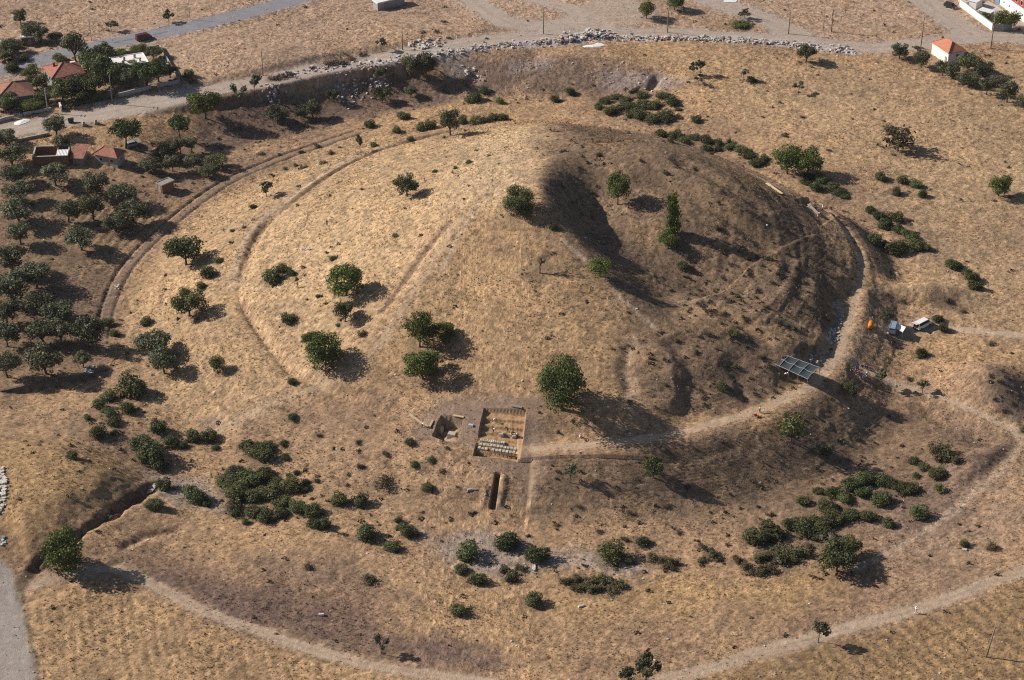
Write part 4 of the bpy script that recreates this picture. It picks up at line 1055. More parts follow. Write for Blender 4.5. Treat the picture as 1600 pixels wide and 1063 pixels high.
# ------------------------------------------------------------------ bushes that grow in clumps and look alike
for pts, lb, gp, kd in [
 ([(155,632,21),(172,645,23),(178,658,23),(165,640,18)], 'bush in the slanting chain of bushes below the grove', 'chain of bushes', 'bush'),
 ([(383,695,25),(395,705,23),(412,710,26),(418,697,21),(404,694,18)], 'dark bush in the small clump above the big thicket', 'small clump of bushes', 'bush'),
 ([(443,692,13),(445,712,15),(452,741,9),(463,738,11),(478,752,11),(495,750,11)], 'little dark bush scattered right of the thicket', 'little bushes right of the thicket', 'bush'),
 ([(370,735,34),(350,750,26),(390,745,36),(412,740,32),(372,768,36),(395,775,30),(420,768,32),(430,750,28),(455,757,28),(475,763,17),(395,797,28),(415,803,32),(440,799,28),(467,790,32),(487,795,26),(366,797,23),(440,780,28),(360,760,24),(378,752,26)], 'dark green bush in the big thicket at lower left', 'big thicket at lower left', 'bush'),
 ([(490,818,20),(508,820,20),(383,815,13)], 'round bush at the lower fringe of the big thicket', 'fringe of the big thicket', 'bush'),
 ([(1253,780,23),(1280,765,21),(1305,768,28),(1320,776,28),(1330,755,30),(1350,747,32),(1375,746,28),(1392,752,26),(1415,760,32),(1375,778,34),(1348,768,26),(1293,790,32),(1300,805,32),(1330,800,32),(1355,806,28),(1275,815,36),(1255,825,36),(1235,818,30),(1205,830,40),(1178,838,36),(1280,830,36)], 'green bush in the long thicket at right', 'long thicket at right', 'bush'),
 ([(1218,862,40),(1195,866,36),(1245,858,38),(1232,866,34),(1262,855,26),(1185,888,34),(1150,872,24),(1165,880,26),(1205,884,30),(1112,862,26),(1098,850,16),(1100,872,22),(1122,870,18)], 'low bush in the strips below the long thicket', 'strips of low bushes', 'scrub'),
 ([(946,156,17),(963,150,19),(975,157,19),(953,172,23),(970,167,21),(985,165,23),(1003,162,23),(1003,148,19),(1035,148,19),(1050,158,25),(1025,163,19),(935,166,15),(1000,178,30),(1018,183,28),(1040,180,28),(1060,170,11),(992,140,11),(985,178,22)], 'dark bush in the thicket behind the mound', 'thicket behind the mound', 'bush'),
 ([(1033,208,23),(1055,211,23),(1066,218,21),(1085,213,17),(1103,218,23),(1120,222,19),(1140,227,19),(1155,232,19),(1166,236,18),(1104,232,21),(1120,232,15),(1170,242,19),(1180,252,22),(1195,247,18)], 'dark bush in the hedge along the back rim of the mound', 'hedge along the back rim', 'bush'),
 ([(722,188,21),(745,190,23),(757,188,18),(770,184,16),(785,184,18)], 'bush in the short hedge beside the leaning tree', 'short hedge behind the mound', 'bush'),
 ([(1265,273,23),(1285,279,27),(1300,291,21),(1275,292,21),(1312,299,21),(1319,306,15),(1258,284,15)], 'dark bush in the thicket by the right hand pits', 'thicket by the right hand pits', 'bush'),
 ([(1360,327,19),(1375,336,21),(1380,350,21),(1400,339,23),(1405,356,27),(1420,365,25),(1365,373,27),(1385,383,25),(1400,389,30),(1430,383,27),(1446,386,20)], 'dark bush in the thicket on the rubbly right slope', 'thicket on the right slope', 'bush'),
 ([(1462,700,30),(1480,706,30),(1495,715,26),(1470,715,24)], 'low brownish bush on the bank below the right hand path', 'low bushes on the right bank', 'scrub'),
 ([(885,905,26),(903,900,28),(922,903,30),(942,902,30),(960,908,28),(972,912,22),(910,916,26),(935,917,28),(955,920,24),(895,915,20)], 'low brownish bush in the long low thicket at the bottom', 'long low thicket at the bottom', 'scrub'),
 ([(785,888,24),(800,896,26),(812,886,20),(795,902,20)], 'scrubby bush in the patch beside the white stones', 'patch beside the white stones', 'scrub'),
 ([(1018,870,24),(1038,874,26),(1055,878,22),(1045,884,18)], 'scrubby bush right of the grey path at the bottom', 'scrub right of the grey path', 'scrub'),
 ([(20,105,22),(36,90,16),(14,66,20),(2,66,22),(26,72,18)], 'garden bush at the top left corner', 'garden bushes at top left', 'bush'),
 ([(425,120,22),(440,118,20),(512,97,22),(530,93,26),(548,90,20),(452,115,16),(490,104,16),(568,84,14)], 'dry brown bush along the upper edge of the far road', 'dry bushes along the far road', 'withered'),
 ([(470,236,10),(462,256,11),(475,260,15),(505,253,15),(518,236,17),(410,239,14),(494,226,12),(446,262,10)], 'small greyish bush on the outer left slope', 'small bushes on the outer left slope', 'scrub'),
 ([(396,323,11),(363,360,9),(382,354,9),(520,403,10),(497,462,9),(528,507,8),(617,367,9),(711,262,9),(733,252,10),(679,267,9)], 'tiny dark bush on the left face of the mound', 'tiny bushes on the left face', 'bush'),
 ([(630,95,10),(660,49,12),(682,48,11),(693,32,10),(1255,182,11),(1225,210,12),(1270,230,12),(1295,234,10)], 'tiny dark bush in the far dry field', 'tiny bushes in the far fields', 'withered')]:
    for u, v, w in pts: bush(u, v, w * prng.uniform(.85, 1.12), lb, gp, kd, prng.uniform(.42, .66) if len(pts) > 5 else None)
    if kd == 'bush' and len(pts) > 9 and 'tiny' not in lb:
        for u, v, w in pts[::2]: bush(u + prng.uniform(-.8, .8) * w, v + prng.uniform(-.4, .5) * w, w * prng.uniform(.55, .85), lb.replace('dark green bush', 'dry brownish bush').replace('dark bush', 'dry brownish bush').replace('green bush', 'dry brownish bush'), gp + ', dry ones', 'scrub')
FL = [(1092,452),(1110,470),(1078,482),(1130,490),(1152,462),(1165,498),(1128,432),(1142,412),(1170,428),(1185,452),(1196,478),(1205,440),(1172,402),(1200,402),(1230,395),(1244,418),(1262,398),(1280,420),(1276,388),(1292,402),(1300,432),(1254,440),(1215,500),(1240,512),(1260,478),
      (1105,520),(1120,545),(1165,540),(1190,556),(1085,550),(1062,590),(1150,572),(1172,590),(1200,572),(1095,610),(1040,600),(1018,560),(1060,532),(1210,610),(1180,615),(880,235),(905,262),(935,240),(880,290),(925,300),(1002,250),(1040,270),(1085,262),(1130,300),(1170,330),(1215,350),(1120,355)]
for u, v in FL: bush(u, v, prng.uniform(8, 15), 'dark dry shrub among many dotted over the shaded right flank', 'dry shrubs on the right flank', 'withered' if prng.random() < .6 else 'scrub', .7)
for u, v in [(690,735),(715,760),(740,800),(705,812),(690,845),(660,800),(560,690),(520,700),(500,680),(545,740),(700,700),(870,735),(905,790),(960,760),(985,800),(1040,790),(1075,760),(1110,800),(1140,770),(1175,750),(1060,830),(1085,700),(1130,690),(870,820),(935,830)]: bush(u, v, prng.uniform(7, 13), 'small withered shrub among those dotted over the lower front slope', 'withered shrubs on the front slope', 'withered' if prng.random() < .6 else 'scrub', .7)
for u, v in [(1385,460),(1410,470),(1480,470),(1548,585),(1562,595),(1575,610),(1582,630),(1570,640),(1555,622),(1590,615),(1565,578),(1400,540),(1505,486),(1550,535),(1420,590),(1350,600)]: bush(u, v, prng.uniform(9, 15), 'dark dry shrub on the spoil heaps at far right', 'dry shrubs on the spoil heaps', 'withered', .6)
print('plants', len(COL.objects))
# ------------------------------------------------------------------ the ground, cut into its named surfaces
C = np.clip(C, .02, .8)
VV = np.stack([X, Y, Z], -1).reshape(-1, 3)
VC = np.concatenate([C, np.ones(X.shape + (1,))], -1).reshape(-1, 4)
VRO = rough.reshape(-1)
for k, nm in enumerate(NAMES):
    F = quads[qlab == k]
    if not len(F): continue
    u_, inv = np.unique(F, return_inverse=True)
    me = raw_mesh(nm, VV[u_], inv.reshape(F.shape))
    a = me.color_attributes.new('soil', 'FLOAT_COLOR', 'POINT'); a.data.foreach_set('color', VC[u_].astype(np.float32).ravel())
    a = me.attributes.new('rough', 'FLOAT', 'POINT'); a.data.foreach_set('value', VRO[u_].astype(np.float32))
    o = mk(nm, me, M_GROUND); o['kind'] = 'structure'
# ------------------------------------------------------------------ materials of built things
M_TILE = mat('clay_roof_tiles', (.33, .150, .112), .8, .3, 1.6, .3); M_TILE2 = mat('faded_roof_tiles', (.30, .15, .115), .85, .35, 1.4, .3); M_TILE3 = mat('new_roof_tiles', (.45, .185, .125), .75, .2, 1.6, .2)
M_WHITE = mat('whitewash', (.78, .76, .73), .85, .06, 2); M_CREAM = mat('cream_plaster', (.55, .53, .46), .9, .15, 2); M_TEAL = mat('teal_plaster', (.20, .30, .30), .9, .2, 2)
M_BRICK = mat('rough_brick', (.23, .125, .085), .95, .35, 2.5, .3); M_GREYW = mat('grey_render', (.33, .32, .32), .9, .2, 1.5); M_CONC = mat('concrete', (.40, .38, .36), .9, .15, 2)
M_DARK = mat('dark_opening', (.018, .018, .020), .5, .2, 3, spec=.4); M_GLASS = mat('window_glass', (.02, .025, .03), .12, .1, 3, spec=.6); M_RED = mat('red_paint', (.34, .07, .06), .7, .15, 3)
M_SHEET = mat('pale_sheet', (.72, .74, .76), .6, .1, 2); M_BLUE = mat('blue_paint', (.12, .28, .48), .6, .1, 3); M_WOOD = mat('pale_timber', (.56, .44, .28), .8, .2, 5); M_GWOOD = mat('grey_timber', (.30, .28, .26), .9, .25, 5)
M_POLE = mat('weathered_pole', (.22, .19, .16), .9, .25, 4); M_METAL = mat('galvanised_metal', (.42, .43, .44), .45, .1, 4, metal=.6); M_CERAM = mat('insulator', (.55, .53, .5), .3, .05, 4)
M_STONE = mat('pale_stone', (.50, .44, .36), .9, .28, 2.5, .5); M_STONE2 = mat('grey_stone', (.36, .33, .30), .9, .3, 2.5, .5); M_RUBW = mat('white_rubble', (.54, .52, .50), .9, .2, 3); M_RUBR = mat('brick_rubble', (.33, .19, .145), .9, .3, 3); M_RUBD = mat('dark_rubble', (.10, .095, .095), .9, .3, 3)
M_DSTONE = mat('dark_earth_stone', (.15, .12, .10), .95, .3, 2, .4); M_TYRE = mat('tyre_rubber', (.02, .02, .02), .9, .1, 5); M_RIM = mat('wheel_rim', (.35, .35, .36), .4, .1, 5, metal=.5)

def gp(p): return Vector((p[0], p[1], gz(p[0], p[1])))
def corner(u, v, z): q = at_z(u, v, z); return Vector((q[0], q[1], z))
def building(name, fl, fr, bl, h, label, wall_m, roof_m=None, roof='hip', rise=1.8, over=.45, windows=(), door=None, thick=None, group=None, drop_px=None, chimney=None, cat='house'):
    """fl, fr, bl: photo pixels of the eaves' corners; h: wall height"""
    dp = drop_px if drop_px is not None else h * 4.4
    zb = at(fl[0], fl[1] + dp).z; ze = zb + h
    A, B, D = corner(*fl, ze), corner(*fr, ze), corner(*bl, ze)
    ex = (B - A); w = ex.length; ex.normalize(); ey = Vector((-ex.y, ex.x, 0)); dep = abs((D - A).dot(ey))
    o = empty(name, A - Vector((0, 0, h)), math.atan2(ex.y, ex.x)); tag(o, label, cat, group)
    b = MB(); f = .35
    if roof == 'none':
        t = .35
        for q in ([(0, 0), (w, 0), (w, t), (0, t)], [(0, dep - t), (w, dep - t), (w, dep), (0, dep)], [(0, t), (t, t), (t, dep - t), (0, dep - t)], [(w - t, t), (w, t), (w, dep - t), (w - t, dep - t)]):
            b.prism(q, -1, h + random.uniform(-.25, .1))
    else:
        i = over if roof != 'flat' else 0
        b.prism([(i, i), (w - i, i), (w - i, dep - i), (i, dep - i)], -1.2, h - .02)
    wl = b.build('wall', wall_m, o)
    if roof in ('hip', 'pyramid'):
        r = MB(); e = .08
        rl = min(dep / 2, w / 2 - .2) if roof == 'hip' else w / 2 - .15
        if w >= dep: p1, p2 = (rl, dep / 2), (w - rl, dep / 2)
        else: p1, p2 = (w / 2, min(w / 2, dep / 2 - .2)), (w / 2, dep - min(w / 2, dep / 2 - .2))
        vs = [(0, 0, h), (w, 0, h), (w, dep, h), (0, dep, h), (p1[0], p1[1], h + rise), (p2[0], p2[1], h + rise)] + [(0, 0, h - .14), (w, 0, h - .14), (w, dep, h - .14), (0, dep, h - .14)]
        fs = [(0, 1, 5, 4), (1, 2, 5), (2, 3, 4, 5), (3, 0, 4)] if w >= dep else [(0, 1, 4), (1, 2, 5, 4), (2, 3, 5), (3, 0, 4, 5)]
        r.add(vs, fs + [(9, 8, 7, 6), (6, 7, 1, 0), (7, 8, 2, 1), (8, 9, 3, 2), (9, 6, 0, 3)])
        ro = r.build('roof', roof_m, o)
        c = MB()
        for a, q in ((0, 4), (3, 4), (1, 5), (2, 5), (4, 5)) if w >= dep else ((0, 4), (1, 4), (2, 5), (3, 5), (4, 5)):
            c.tube([Vector(vs[a]) + Vector((0, 0, .04)), Vector(vs[q]) + Vector((0, 0, .05))], .13, 5)
        c.build('ridge_tiles', roof_m, ro)
        if chimney:
            k = MB(); k.box((w * chimney[0], dep * chimney[1], h + rise * .45), (.6, .6, 1.3)); k.build('chimney', M_BRICK, ro)
    elif roof == 'lean':
        r = MB(); r.add([(-.2, -.3, h - .1), (w + .2, -.3, h - .1), (w + .2, dep + .2, h + rise), (-.2, dep + .2, h + rise), (-.2, -.3, h - .24), (w + .2, -.3, h - .24), (w + .2, dep + .2, h + rise - .14), (-.2, dep + .2, h + rise - .14)],
                        [(0, 1, 2, 3), (7, 6, 5, 4), (4, 5, 1, 0), (5, 6, 2, 1), (6, 7, 3, 2), (7, 4, 0, 3)]); ro = r.build('roof', roof_m, o)
    elif roof == 'flat':
        r = MB(); r.prism([(-.25, -.25), (w + .25, -.25), (w + .25, dep + .25), (-.25, dep + .25)], h, h + .22); ro = r.build('roof', roof_m, o)
        k = MB()
        for (a, c, d_) in ((w * .5, -.25, 0), (w * .5, dep + .05, 0)): k.box((w / 2, c + .1, h + .22), (w + .46, .2, .16))
        for a in (-.15, w + .15): k.box((a, dep / 2, h + .22), (.2, dep + .06, .16))
        k.build('parapet', roof_m, ro)
    for (side, pos, z, ww, hh) in windows:
        k = MB(); g = MB(); i = (over if roof != 'flat' else 0) - .03
        if side == 'f': c, s, sg = (w * pos, i, z), (ww, .08, hh), (ww - .16, .12, hh - .16)
        elif side == 'l': c, s, sg = (i, dep * pos, z), (.08, ww, hh), (.12, ww - .16, hh - .16)
        else: c, s, sg = (w - i, dep * pos, z), (.08, ww, hh), (.12, ww - .16, hh - .16)
        k.box(c, s); fr_ = k.build('window', M_WHITE, o); g.box((c[0], c[1], c[2] + .08), sg); g.build('pane', M_GLASS, fr_)
    if door:
        k = MB(); i = (over if roof != 'flat' else 0) - .03; k.box((w * door, i, 0), (1.0, .1, 2.05)); dr_ = k.build('door', M_GWOOD, o)
        k = MB(); k.box((w * door + .36, i - .07, 1.0), (.06, .06, .14)); k.build('handle', M_METAL, dr_)
    return o, w, dep, h
hs, w_, d_, h_ = building('tiled_house', (80,124), (134,114), (67,104), 3.0, 'teal walled house with a hipped red tile roof, between the roads', M_TEAL, M_TILE, rise=2.3, windows=[('f',.25,.9,1.3,1.2),('f',.7,.9,1.3,1.2),('l',.4,.9,1.1,1.2)], door=.48, chimney=(.25,.6))
k = MB(); k.box((w_ * .8, d_ * .62, h_ + 1.35), (1.5, .9, .12)); k.build('skylight', M_SHEET, hs)
building('tiled_house', (-6,156), (55,148), (-14,133), 3.0, 'house with a faded brown hipped tile roof at the left edge', M_TEAL, M_TILE2, rise=2.5, windows=[('f',.45,.9,1.3,1.2),('f',.8,.9,1.3,1.2)], door=.62)
fo, w_, d_, h_ = building('flat_roofed_house', (180,106), (231,98), (172,92), 3.4, 'house with a bright white flat roof inside the walled garden', M_CREAM, M_WHITE, 'flat', windows=[('f',.2,.9,1.3,1.2),('f',.75,.9,1.3,1.2)], door=.5)
for a, c, q in ((.36, .5, .35), (.27, .14, .4), (.7, .62, .35), (.8, .2, .3)):
    k = MB(); k.tube([(w_ * a, d_ * c, h_ + .2), (w_ * a, d_ * c, h_ + 1.0)], q, 8); k.ball((w_ * a, d_ * c, h_ + 1.05), q * 1.2, seg=8); k.build('roof_vent', M_GREYW, fo)
building('white_house', (1455,66), (1482,84), (1484,62), 3.6, 'small white house with a new red tile roof beside the far road', M_WHITE, M_TILE3, rise=2.1, over=.3, windows=[('r',.55,1.9,1.0,.9)], door=.85, chimney=(.2,.4))
building('tiled_farmhouse', (144,241), (183,248), (152,228), 2.6, 'low stone farmhouse with a red tile roof beside the umbrella pine', M_GREYW, M_TILE, rise=1.6, windows=[('f',.3,.8,1.1,1.0),('f',.72,.8,1.1,1.0),('r',.5,.8,1.0,1.0)], door=.5)
building('tiled_shed', (110,246), (129,247), (109,230), 2.2, 'narrow shed with a sloping red tile roof beside the roofless ruin', M_GREYW, M_TILE2, 'lean', rise=1.1, door=.5, cat='shed')
ru, w_, d_, h_ = building('roofless_ruin', (50,246), (106,244), (51,229), 2.6, 'roofless brick ruin with pale wall tops and a corrugated sheet', M_BRICK, None, 'none', door=.3, cat='ruin')
k = MB(); k.box((w_ * .66, d_ / 2, -1), (.35, d_ - .72, 3.5)); k.build('inner_wall', M_BRICK, ru)
k = MB()
for q in (((0, .18), (w_, .18)), ((0, d_ - .18), (w_, d_ - .18)), ((.18, 0), (.18, d_)), ((w_ - .18, 0), (w_ - .18, d_))):
    a, c = Vector((*q[0], h_ + .02)), Vector((*q[1], h_ + .02)); dd_ = c - a; k.box((a + c) / 2, (dd_.length * .985, .42, .12), math.atan2(dd_.y, dd_.x))
k.build('coping', M_CONC, ru)
k = MB(); nn = 16
k.add([(w_ * .68 + w_ * .32 * i / nn, y_, h_ + .16 + (.07 if i % 2 else 0) + .25 * (y_ > .5)) for y_ in (.1, d_ * .48) for i in range(nn + 1)], [(i, i + 1, nn + 2 + i, nn + 1 + i) for i in range(nn)]); k.build('corrugated_sheet', M_SHEET, ru)
building('brown_shed', (33,60), (54,58), (35,55.5), 2.6, 'brown board shed with a white flat roof at top left', M_BRICK, M_SHEET, 'flat', door=.6, cat='shed')
building('small_hut', (245,287), (253,291), (258,277), 2.2, 'overgrown little hut with pale roof edge by the gravel track', M_BRICK, M_GWOOD, 'flat', cat='hut', door=.5)
building('small_hut', (-9,73), (6,72), (-10,64), 2.4, 'hut with a tan roof cut by the left edge', M_CREAM, M_CONC, 'flat', cat='hut', door=.4)
building('long_shed', (590,6), (632,-4), (588,0), 2.4, 'long shed with a pale blue white roof at the top edge', M_GREYW, M_SHEET, 'flat', cat='shed', door=.3)
# the white building and its walled yard, top right
A = at(1557, 4); B = at(1612, 44); ex = (B - A); wl = ex.length; o = empty('white_building', A, math.atan2(ex.y, ex.x)); tag(o, 'large white building with red upper storey at the top right corner', 'building')
k = MB(); k.prism([(0, 0), (wl, 0), (wl, 12), (0, 12)], -1, 3.6); k.build('lower_wall', M_WHITE, o)
k = MB(); k.prism([(3, .3), (wl, .3), (wl, 11.7), (3, 11.7)], 3.6, 6.6); k.build('upper_wall', M_RED, o)
k = MB(); k.prism([(2.6, -.2), (wl + .3, -.2), (wl + .3, 12.2), (2.6, 12.2)], 6.6, 6.9); k.build('roof', M_CONC, o)
for a in (.36, .5, .64, .8):
    k = MB(); k.box((wl * a, .28, 4.2), (1.3, .12, 1.6)); f_ = k.build('window', M_WHITE, o); k = MB(); k.box((wl * a, .25, 4.3), (1.1, .14, 1.4)); k.build('pane', M_GLASS, f_)
for a in (.2, .35, .55, .72):
    k = MB(); k.box((wl * a, 0, 1.3), (.5, .12, .7)); f_ = k.build('window', M_GREYW, o); k = MB(); k.box((wl * a, -.03, 1.36), (.4, .12, .58)); k.build('pane', M_GLASS, f_)
k = MB(); k.box((.9, -.1, 0), (1.7, .24, 3.0)); k.build('gate', M_BLUE, o)

def wall_line(name, pts, h, t, m, label, cat, cap=None, step=1.5, group=None):
    P = [gp(p) for p in world(pts)]
    o0 = P[0].copy(); b = MB(); cp = MB()
    for a, c in zip(P[:-1], P[1:]):
        n = max(1, int((c - a).length / step)); dv = (c - a).normalized(); nr = Vector((-dv.y, dv.x, 0)) * t / 2
        for i in range(n):
            p, q = gp(a.lerp(c, i / n)) - o0, gp(a.lerp(c, (i + 1) / n)) - o0
            b.prism([p + nr, p - nr, q - nr, q + nr], [p.z - .5, p.z - .5, q.z - .5, q.z - .5], [p.z + h, p.z + h, q.z + h, q.z + h])
            if cap: cp.prism([p + nr * 1.3, p - nr * 1.3, q - nr * 1.3, q + nr * 1.3], [p.z + h, p.z + h, q.z + h, q.z + h], [p.z + h + .1, p.z + h + .1, q.z + h + .1, q.z + h + .1])
    if cap:
        o = empty(name, o0); b.build('masonry', m, o); cp.build('coping', cap, o)
    else: o = b.build(name, m); o.location = o0
    return tag(o, label, cat, group)
wall_line('yard_wall', [(1500,10),(1526,30),(1550,48)], 2.2, .3, M_WHITE, 'bright white yard wall facing the side road', 'wall', M_CONC)
wall_line('yard_wall', [(1551,48.5),(1568,49),(1580,46)], 2.2, .3, M_GREYW, 'shaded grey end of the yard wall under the bushy tree', 'wall', M_CONC)  # shade on this end of the white wall put into a grey material
wall_line('garden_wall', [(186,152),(210,146),(236,139)], 1.2, .3, M_CONC, 'low front garden wall left of the gate gap', 'wall', M_CONC)
wall_line('garden_wall', [(246,137),(264,134),(281,131)], 1.2, .3, M_CONC, 'short front garden wall right of the gate gap', 'wall', M_CONC)
wall_line('garden_wall', [(281,130),(266,104),(250,76)], 1.1, .25, M_GREYW, 'side wall of the garden next to the open field', 'wall', M_CONC)
wall_line('garden_wall', [(249,75.5),(225,80),(200,85),(178,90)], 1.1, .25, M_GREYW, 'rear garden wall facing the asphalt road', 'wall', M_CONC)
wall_line('garden_wall', [(37,181),(58,177),(80,173)], .9, .3, M_CONC, 'low garden wall between the white steps and the pole', 'wall', M_CONC)
wall_line('garden_wall', [(-10,193),(8,188),(22,185)], .9, .3, M_CONC, 'low garden wall left of the white steps', 'wall', M_CONC)
wall_line('rubble_wall', [(25,222),(45,217),(75,211)], .7, .6, M_STONE2, 'tumbled low stone wall under the dirt road at left', 'wall')
wall_line('rubble_wall', [(0,611),(50,601),(110,592),(165,578)], .22, .7, M_DSTONE, 'low dark stone bank along the foot of the grove', 'wall')
wall_line('gate_pillar', [(94,168),(96,174)], 1.6, .5, M_WHITE, 'short white pillar wall at the garden entrance', 'gate pillar')
# inside the yard
for u, v, sx, sy, hz_, rz_, m_, lb in [(1516,9,6,4,2.4,-.7,M_WHITE,'small white outbuilding with a flat top in the walled yard'),(1540,27,4,2.5,2.2,-.7,M_GREYW,'grey lean shed along the inner side of the yard wall'),(1507,2,3,3,2.6,-.7,M_SHEET,'pale box shed at the top corner of the yard')]:
    p = at(u, v); o = empty('yard_shed', p, rz_); tag(o, lb, 'shed'); k = MB(); k.box((0, 0, -.4), (sx, sy, hz_ + .4)); k.build('wall', m_, o)
    k = MB(); k.box((0, 0, hz_), (sx + .4, sy + .4, .18)); k.build('roof', M_SHEET, o); k = MB(); k.box((0, -sy / 2, 0), (.9, .1, 1.9)); k.build('door', M_GWOOD, o)
P_ = [gp(q) for q in world([(1516,12),(1545,2),(1556,9),(1576,24),(1562,40),(1551,44)])]; zt_ = max(p.z for p in P_) + .05; k = MB(); k.prism(P_, [p.z - .5 for p in P_], [zt_] * 6); yo = k.build('paved_yard', mat('pale_paving', (.47, .45, .42), .9, .15, 1)); yo['kind'] = 'structure'
P_ = [gp(q) for q in world([(1130,4),(1150,4),(1156,-6),(1136,-6)])]; k = MB(); k.prism(P_, [p.z - .5 for p in P_], [p.z + .12 for p in P_]); tag(k.build('concrete_slab', M_SHEET), 'bare white concrete slab at the top edge by the side road', 'slab')
# steps and seats at the left entrance
P_ = at(29, 183); o = empty('entrance_steps', P_, .25); tag(o, 'pale entrance steps between two garden walls', 'steps')
for i in range(3):
    k = MB(); k.box((0, .35 + i * .5, -.3), (2.4, .48, .3 + .17 * (i + 1))); k.build('step', M_CONC, o)
def chair(p, rz, m, label, group):
    o = empty('garden_chair', p, rz); tag(o, label, 'chair', group)
    k = MB(); k.box((0, 0, .42), (.5, .5, .05)); k.build('seat', m, o); k = MB(); k.box((0, .23, .46), (.5, .05, .5)); k.build('backrest', m, o)
    for x in (-1, 1):
        for y in (-1, 1): k = MB(); k.tube([(x * .21, y * .21, 0), (x * .21, y * .21, .42)], .025, 5); k.build('leg', m, o)
for u, v, rz_, lb in ((22,169,.2,'red garden chair farther from the steps'),(24,174,-.4,'red garden chair nearer the steps')): chair(at(u, v), rz_, M_RED, lb, 'red garden chairs')
# hedges
def hedge(pts, w, h, label, seed):
    P = [gp(q) for q in world(pts)]; o0 = P[0].copy(); cl = []
    for a, c in zip(P[:-1], P[1:]):
        n = max(2, int((c - a).length / .8))
        for i in range(n): q = a.lerp(c, i / n) - o0; cl.append(((q.x, q.y, q.z + h * .5), (w * .62, w * .62, h * .55)))
    v, f, ti = leaves(cl, len(cl) * 55, .17, seed, .4); v[:, 2] = np.maximum(v[:, 2], -2)
    o = mk('hedge', leaf_mesh('hedge', (v, f, ti), LEAF['bush'])); o.location = o0; tag(o, label, 'hedge')
def leaves_off(*a): pass
hedge([(96,171),(130,163),(160,157),(186,152)], 1.3, 1.5, 'clipped dark hedge along the front of the garden', 900)
hedge([(34,178),(56,173),(80,169)], 1.2, 1.4, 'hedge behind the low garden wall at left', 901)

# ------------------------------------------------------------------ poles
def pole(u, vb, vt, label, kind='wood', lean=0.0, rz=0.0, h=None):
    p = at(u, vb); k_ = ppm(p); cf = math.cos(PITCH + (vb - 531) / FOC); h = h or (vb - vt) / k_ / cf
    if kind == 'lamp':
        o = empty('street_lamp', p, rz); tag(o, label, 'street lamp')
        k = MB(); k.tube([(0, 0, -.3), (0, 0, h * .6), (0, 0, h)], [.11, .085, .06], 8); k.build('pole', M_METAL, o, True)
        k = MB(); k.tube([(0, 0, h - .1), (.5, 0, h + .18), (1.3, 0, h + .25)], .04, 6); k.build('lamp_arm', M_METAL, o, True)
        k = MB(); k.box((1.5, 0, h + .18), (.7, .28, .14), top=.8); k.build('lamp_head', M_SHEET, o); return o
    o = empty('utility_pole', p, rz); tag(o, label, 'utility pole'); o.rotation_euler = (0, lean, rz)
    r = .17 if kind != 'thin' else .09
    k = MB(); k.tube([(0, 0, -.5), (0, 0, h * .5), (0, 0, h)], [r, r * .85, r * .65], 8); k.build('pole', M_CONC if kind == 'concrete' else M_POLE, o, True)
    if kind == 'thin': return o
    for zc_, ln in ((h - .35, 1.7), (h - 1.1, 1.3)) if kind != 'plain' else ((h - .35, 1.1),):
        k = MB(); k.box((0, 0, zc_), (.1, ln, .1)); ar = k.build('crossarm', M_POLE, o)
        k = MB()
        for y in (-ln * .45, -ln * .18, ln * .18, ln * .45): k.tube([(0, y, zc_ + .1), (0, y, zc_ + .3)], [.05, .03], 6)
        k.build('insulators', M_CERAM, ar)
    if kind == 'box':
        k = MB(); k.box((-.28, 0, h * .62), (.35, .6, .8)); k.build('transformer_box', M_METAL, o)
for a in [(176,162,118,'tall dark wooden pole on the dirt road before the hedge','wood'),(75,176,139,'pale pole by the garden wall of the left tiled house','concrete'),(282,133,97,'thin pale pole at the corner of the walled garden','thin'),(411,118,81,'wooden pole by the dry bushes along the far road','wood'),
          (143,64,21,'slim street lamp across the asphalt road from the tall grey tree','lamp'),(297,31,-4,'slim street lamp at the top edge along the asphalt road','lamp'),(629,78,40,'wooden pole by the far road near the lone small tree','wood'),(849,53,13,'wooden pole at the far road junction','wood'),
          (1043,51,10,'wooden pole beside the round tree at the far road','wood'),(1232,53,17,'plain pole at the mouth of the side road','plain'),(1286,48,23,'short thin post next to the thick pole','thin'),(1299,50,9,'thick pole with transformer in the far field','box'),
          (1438,80,22,'pole standing just left of the white house','wood'),(1548,76,18,'tall dark pole below the bushy tree of the walled yard','box'),(1334,14,2,'thin post at the top edge right of the slab','thin')]: pole(*a)
pole(1541, 1027, 976, 'leaning pale concrete pole in the furrowed field at bottom right', 'plain', lean=.10)

